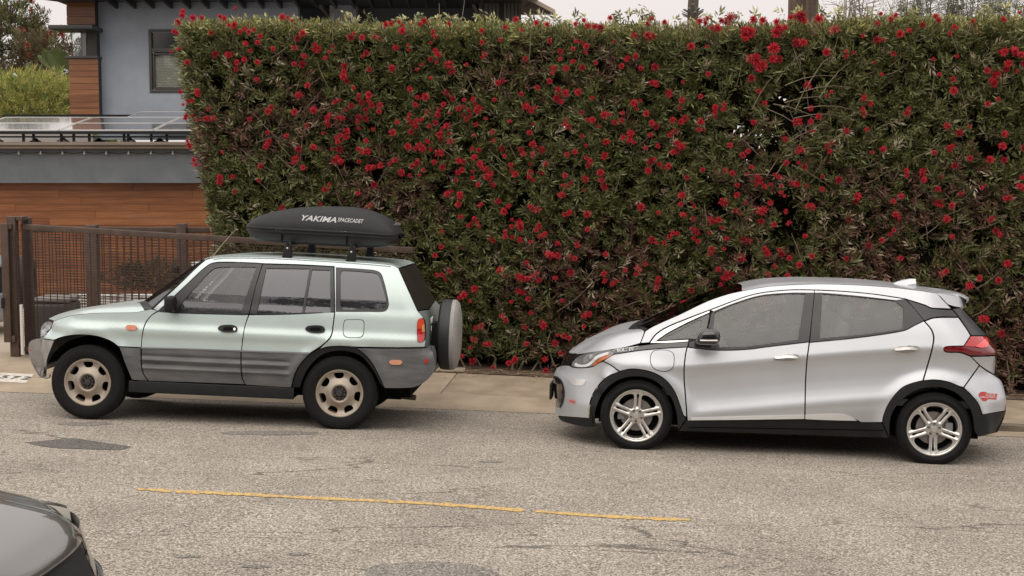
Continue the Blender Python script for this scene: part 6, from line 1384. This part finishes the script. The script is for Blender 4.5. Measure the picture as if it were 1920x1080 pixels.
B.text('sticker_lettering', 'CLEAN AIR', 1072.5, 752.5, .022, MATS['sticker_red'], -.008, .1, 0, .0006, .055)
B.panel('inner_shell', [(1085, 672, 1), (1160, 670), (1290, 660), (1400, 662), (1700, 635), (1760, 620), (1815, 650), (1830, 700, 1), (1800, 716), (1752, 704), (1700, 714), (1668, 742), (1652, 785, 1), (1400, 795), (1290, 795, 1), (1285, 760), (1262, 712), (1230, 690), (1185, 683), (1150, 688), (1110, 700, 1)], BLKM, lift=.05, thick=0, step=.04)
# skins
B.skin('bonnet', [[(1067, 661.8), (1087, 663.5), (1110, 660), (1142, 655.5), (1170, 651), (1200, 643)], [(1068, 660.5, .68), (1084, 659, .52), (1103, 650, .42), (1130, 637, .30), (1160, 628, .24), (1207, 620.5, .20)], [(1067, 660, .76), (1078, 653, .72), (1100, 641, .66), (1130, 630, .6), (1155, 623.5, .56), (1186, 617.5, .52)], [(1067, 659.5, HB), (1076, 652.5, HB), (1092, 643.5, HB), (1115, 634, HB), (1145, 625, HB), (1178, 617, HB)]], SILV, n=30)
B.skin('cowl', [[(1203, 641, .16), (1210, 621, .17)], [(1207, 620.5, .20), (1214, 617, .2)], [(1186, 617.5, .52), (1205, 612, .52)], [(1178, 617, HB), (1200, 609.5, HB)]], BLKP, n=5)
B.skin('windscreen', [[(1208, 621, .17), (1226, 611.5, .18), (1275, 589.5, .20), (1325, 565, .24), (1362, 552, .27), (1392, 545, .30)], [(1205, 612, .52), (1230, 602, .52), (1286, 577.5, .52), (1328, 560, .52), (1365, 546, .52), (1391, 538.5, .52)], [(1200, 609.5, HB), (1226, 599.5, HB), (1283, 574.5, HB), (1327, 556, HB), (1363.5, 542.5, HB), (1390, 534, HB)]], GL_W, n=20)
B.skin('roof', [[(1392, 545.5), (1420, 540), (1450, 536), (1525, 532.5), (1600, 534), (1675, 539), (1725, 545), (1758, 550)], [(1391, 541, .40), (1420, 534.5, .40), (1450, 530.5, .40), (1525, 528, .40), (1600, 530, .40), (1675, 535.5, .40), (1725, 541.5, .40), (1760, 547, .40)], [(1390, 534, HB), (1420, 528.5, HB), (1450, 525, HB), (1525, 523, HB), (1600, 526, HB), (1675, 531.5, HB), (1725, 538.5, HB), (1764, 544.5, HB)]], SILV, n=40)
P_('spoiler_side', [(1757, 550, 1), (1790, 556), (1808, 562), (1812, 567), (1804, 577, 1), (1790, 575), (1777, 571, 1)], SILV, lift=-.004, thick=.05)
B.skin('spoiler', [[(1757, 550), (1790, 556.5), (1811, 565)], [(1760, 547, .40), (1795, 552, .40), (1813, 560, .40)], [(1764, 543, HB), (1798, 549, HB), (1814, 557, HB)]], SILV, n=12, thick=.035)
def rearskin(nm, pts, m, du=.06):
    c0_ = B.c3(pts); B.skin(nm, [c0_, [Vector((p.x+du*.7, (p.y+HB)/2, p.z)) for p in c0_], [Vector((p.x+du, HB, p.z)) for p in c0_]], m, n=10)
rearskin('rear_screen', [(1804, 577), (1830, 603), (1852, 629.5)], mat('dark_glass_panel', (.012, .013, .013), .08, coat=1), -.02)
rearskin('hatch', [(1852, 630), (1866, 648), (1869, 660), (1866, 680), (1864, 702)], SILV, .03)
rearskin('bumper_face', [(1864, 703), (1877, 714), (1886, 740), (1886, 770), (1870, 811)], BLKP, .04)
# fin, mirror
fu = [B.pl(x, y, HB) for x, y in ((1674, 530.5), (1683, 527.5), (1694, 524), (1706, 522.6), (1716.5, 522.8), (1717, 530), (1717.5, 537), (1696, 534))]
V = [(u, HB-.004, z) for u, z in fu]+[(u, HB+.004, z) for u, z in fu]
for i, (u, z) in enumerate(fu):
    if i >= 5 or i == 0: V[i] = (u, HB-.03, z-.004); V[i+8] = (u, HB+.03, z-.004)
    elif i in (1, 2): V[i] = (u, HB-.012, z); V[i+8] = (u, HB+.012, z)
mesh('shark_fin', V, [tuple(range(8)), tuple(range(15, 7, -1))]+[(i, i+8, (i+1) % 8+8, (i+1) % 8) for i in range(8)], SILV, B.root)
u, z = B.pl(1328, 633, -.14); bm = bmesh.new(); bmesh.ops.create_uvsphere(bm, u_segments=28, v_segments=16, radius=1)
for v_ in bm.verts:
    x, y, zz = v_.co; f_ = lambda t: math.copysign(abs(t)**.62, t); x, y, zz = f_(x), f_(y), f_(zz)
    if zz < -.2: zz *= .8; x *= 1-.12*abs(zz)
    v_.co = (u+.105*x-(.02*zz*x if x < 0 else 0)+(.02 if zz > 0 else 0)*(0), -.14+.10*y, z+.078*zz-(.018 if x < -.3 else 0)*max(0, -x-.3))
me = bpy.data.meshes.new('wing_mirror'); bm.to_mesh(me); bm.free(); me.polygons.foreach_set('use_smooth', [True]*len(me.polygons)); mo = link('wing_mirror', me, B.root, BLKG); B.mirror(mo)
ms = B.blob('mirror_strip', 1329, 638.5, -.232, (.155, .018, .014), CHROME, .006, mo, rot=-.03); B.blob('mirror_arm', 1318, 646, -.04, (.15, .10, .05), BLKP, .018, mo)
B.blob('licence_bracket', 1034.5, 731, .74, (.022, .28, .15), BLKP, .006); 
B.underbody(.318, -.6, 3.3, .42, .20, .40, .11, 1.14)
rt, cp = B.wheel('alloy', .322, .232, .215, math.pi/2-.0)
cp((2.602, 0, .318), False, math.pi); cp((0, B.W, .318), True, .4); cp((2.602, B.W, .318), True, .9)
rt.rotation_euler = (0, .05, 0)
for uu in (0, 2.602): MB().box(uu-.05, uu+.05, .12, B.W-.12, .27, .37).build('axle', BLKM, B.root)
for yy in (.45, 1.27): B.seat(1.18, yy, .50, SEATG, .66)
B.seat(2.15, .45, .56, SEATG, .60); B.seat(2.15, 1.27, .56, SEATG, .60)
MB().box(.30, .80, .14, B.W-.14, .72, 1.0).build('dashboard', SEATG, B.root, bevel=.06)
MB().tube([(.98+.06*math.sin(a), .45+.19*math.cos(a), .99+.18*math.sin(a)) for a in np.linspace(0, 2*math.pi, 25)], .015, 6, False).bar((.84, .45, .92), (.98, .45, .99), .05).build('steering_wheel', BLKP, B.root, smooth=True)
MB().box(.2, 3.0, .12, B.W-.12, .50, .56).build('floor', SEATG, B.root)

# ---- cars cut by the frame: one generic low saloon, heading right
def saloon(name, label, loc, yaw, paint, s=1.0, hz=1.0):
    root = empty(name, loc, label, 'car', 'cars cut off by the left edge' if False else None); root.rotation_euler = (0, math.atan(-SL)*1.0, yaw)
    def hoodz(x, y):   # x from nose backwards (negative)
        t = min(1, max(0, (-x-.1)/1.2)); a = abs(y)/.80
        return hz*(.775+.215*t**.62-.065*a**3.2-.012*math.exp(-((a-.72-.1*t)/.07)**2)*1)
    def nose(y, p=2.6, d=.62, w=.93): return -d*(abs(y)/w)**p
    V = []; Fc = []; nx, ny_ = 26, 32
    for i in range(nx+1):
        for j in range(ny_+1):
            y = -.885+1.77*j/ny_; xf = -.045+nose(y, 3.0, .56, .885); x = xf+(-1.32-.10*(1-(y/.885)**2)+.0-xf)*(i/nx); z = hoodz(x, y)-.03*max(0, 1-i/2.5)**2; V.append((x*s, y*s, z))
    for i in range(nx):
        for j in range(ny_): a = i*(ny_+1)+j; Fc.append((a, a+1, a+ny_+2, a+ny_+1))
    hd = mesh('bonnet', V, [f_[::-1] for f_ in Fc], paint, root, True)
    mod = hd.modifiers.new('thickness', 'SOLIDIFY'); mod.thickness = .025; mod.offset = -1
    def wrap(nm, zr, m, ins=lambda t: 0, j0=0., j1=1., n=60, flare=0.):
        V = []; Fc = []; zr = [(z if z < .5 else .5+(z-.5)*(1+(hz-1)*2.7), o) for z, o in zr]
        for zi, (z, out) in enumerate(zr):
            for j in range(n+1):
                t = j0+(j1-j0)*j/n; y = -.93+1.86*t
                if t < .08 or t > .92: k_ = (.08-t if t < .08 else t-.92)/.08; y = math.copysign(.90, y); x = -.60-.9*k_
                else: yy = (y/(.93*.84)); yy = max(-1, min(1, yy)); y = math.copysign(.90*abs(math.sin(yy*math.pi/2))**.9, yy); x = -.60*(1-math.cos(yy*math.pi/2)**.75)
                V.append(((x+out*math.cos(abs(y)/.9*1.2)), y+math.copysign(out*abs(y)/.9*.5, y), z))
        for zi in range(len(zr)-1):
            for j in range(n): a = zi*(n+1)+j; Fc.append((a, a+1, a+n+2, a+n+1))
        return mesh(nm, V, Fc, m, root, True)
    wrap('front_bumper', [(.20, -.06), (.28, .02), (.40, .055), (.50, .06), (.56, .045)], paint)
    wrap('grille', [(.56, .03), (.62, .0), (.70, -.05), (.755, -.10)], BLKP, j0=.38, j1=.62)
    for a, b in ((.2, .38), (.62, .80)):
        wrap('lamp_housing', [(.56, .03), (.62, .005), (.69, -.045), (.765, -.10)], BLKG, j0=a, j1=b, n=24)
        for zz in (.60, .655): wrap('lamp_strip', [(zz, .012-(zz-.6)*.6), (zz+.014, .004-(zz-.6)*.6)], mat('lamp_white', (.72, .72, .70), .2, coat=1), j0=a+.02, j1=b-.02, n=20)
    for a, b in ((.055, .2), (.80, .945)):
        o = wrap('headlight', [(.56, .03), (.62, .01), (.69, -.02), (.775, -.06)], mat('clear_headlight', (.66, .63, .56), .35, coat=.3), j0=a, j1=b, n=24)
        wrap('headlight_rim', [(.745, -.085), (.77, -.10), (.785, -.12)], paint, j0=a, j1=b, n=24)
        wrap('headlight_lip', [(.60, .022), (.615, .02)], CHROME, j0=a+.02, j1=b-.02, n=24)
    wrap('bumper_lip', [(.555, .06), (.567, .058), (.57, .03)], paint)
    # flanks, roof and glass
    st = [(-.60, .78), (-1.3, .93), (-1.9, .96), (-3.2, 1.0), (-4.1, .98), (-4.5, .86)]
    ft = table([(-x, z) for x, z in st])
    for sg in (-1, 1):
        V = []; Fc = []; xs_ = np.linspace(.58, 4.5, 90)
        for x in xs_:
            zt = ft(x)*hz; ins_ = .18*max(0, (x-4.1)/.4)**2+.03+.15*max(0, 1-(x-.58)/.9)**2
            for k, (h_, o_) in enumerate(((.22, .86), (.3, .90), (.55, .915), (.75, .905), (.92, .87), (1.0, .80))): z_ = zt*h_ if h_ > .3 else h_; dxa = min(abs(x-.98), abs(x-3.65)); z_ = max(z_, .33+math.sqrt(.375**2-dxa**2)) if dxa < .374 else z_; V.append((-x, sg*(o_-ins_), z_))
        for i in range(89):
            for k in range(5):
                a = i*6+k; q = (a, a+6, a+7, a+1); Fc.append(q if sg > 0 else q[::-1])
        mesh('body_side', V, Fc, paint, root, True)
        for x in (.98, 3.65):
            wr = MB().lathe([(.19, .02), (.3, -.0), (.325, .03), (.33, .1), (.325, .18), (.3, .2)], 36).build('wheel', RUB, root, smooth=True); wr.location = (-x, -.88 if sg < 0 else .68, .33)
            MB().lathe([(.001, .04), (.05, .03), (.18, .05), (.2, .03)], 30).build('rim', ALLOY, wr, smooth=True)
            ar = MB().lathe([(.36, .0), (.36, .3), (.001, .3)], 24).build('wheel_arch_liner', BLKM, root); ar.location = (-x, -.86 if sg < 0 else .56, .36)
    def sk_(nm, rows, m):
        V = []; Fc = []; n = 13
        for (x, w, z, cr) in rows:
            for j in range(n): t = -1+2*j/(n-1); V.append((x-.06*(t*t), w*t, (z+cr*(1-t*t))*hz))
        for i in range(len(rows)-1):
            for j in range(n-1): a = i*n+j; Fc.append((a, a+n, a+n+1, a+1))
        return mesh(nm, V, Fc, m, root, True)
    sk_('windscreen', [(-1.36, .80, .93, .05), (-1.75, .72, 1.18, .05), (-2.15, .62, 1.36, .05)], GL_W)
    sk_('roof', [(-2.15, .62, 1.36, .05), (-2.6, .62, 1.41, .05), (-3.1, .61, 1.40, .05), (-3.5, .58, 1.34, .05)], paint)
    sk_('rear_screen', [(-3.5, .58, 1.34, .05), (-3.9, .66, 1.12, .05), (-4.15, .72, .97, .04)], BLKG)
    sk_('boot_lid', [(-4.15, .80, .97, .04), (-4.45, .78, .93, .04), (-4.62, .74, .7, .0), (-4.66, .74, .3, .0)], paint)
    for sg in (-1, 1):
        pts_ = [(-1.30, .82, .93), (-2.15, .62, 1.36), (-2.6, .62, 1.41), (-3.5, .58, 1.34), (-4.15, .78, .97), (-2.7, .83, .99)]
        mesh('side_glass', [(x, sg*y, z*hz) for x, y, z in pts_], [(0, 1, 2, 5), (5, 2, 3, 4)] if sg > 0 else [(5, 2, 1, 0), (4, 3, 2, 5)], BLKG, root)
    MB().box(-4.4, -.5, -.62, .62, .2, .62).box(-4.3, -1.2, -.8, .8, .62, .70).build('underbody', BLKM, root)
    return root
GREYC = carpaint('dark_grey_paint', (.125, .118, .11), .5, .3); GREYC.node_tree.nodes['Principled BSDF'].inputs['Coat Weight'].default_value = 1; GREYC.node_tree.nodes['Principled BSDF'].inputs['Coat Roughness'].default_value = .03
BLUC = carpaint('blue_grey_paint', (.36, .40, .46), .4, .35)
nx_ = -1.90; ny__ = 5.62
saloon('grey_car', 'glossy dark grey car nose at the bottom left corner, cut off by the frame', (nx_, ny__, gz(nx_, ny__)+.0), -.055, GREYC)
c0 = at(11, 600, 18.9); saloon('parked_car', 'sliver of a pale blue-grey car parked beyond the gate at the far left', (c0.x-.0, 18.9, .1), 0, BLUC, hz=1.3)
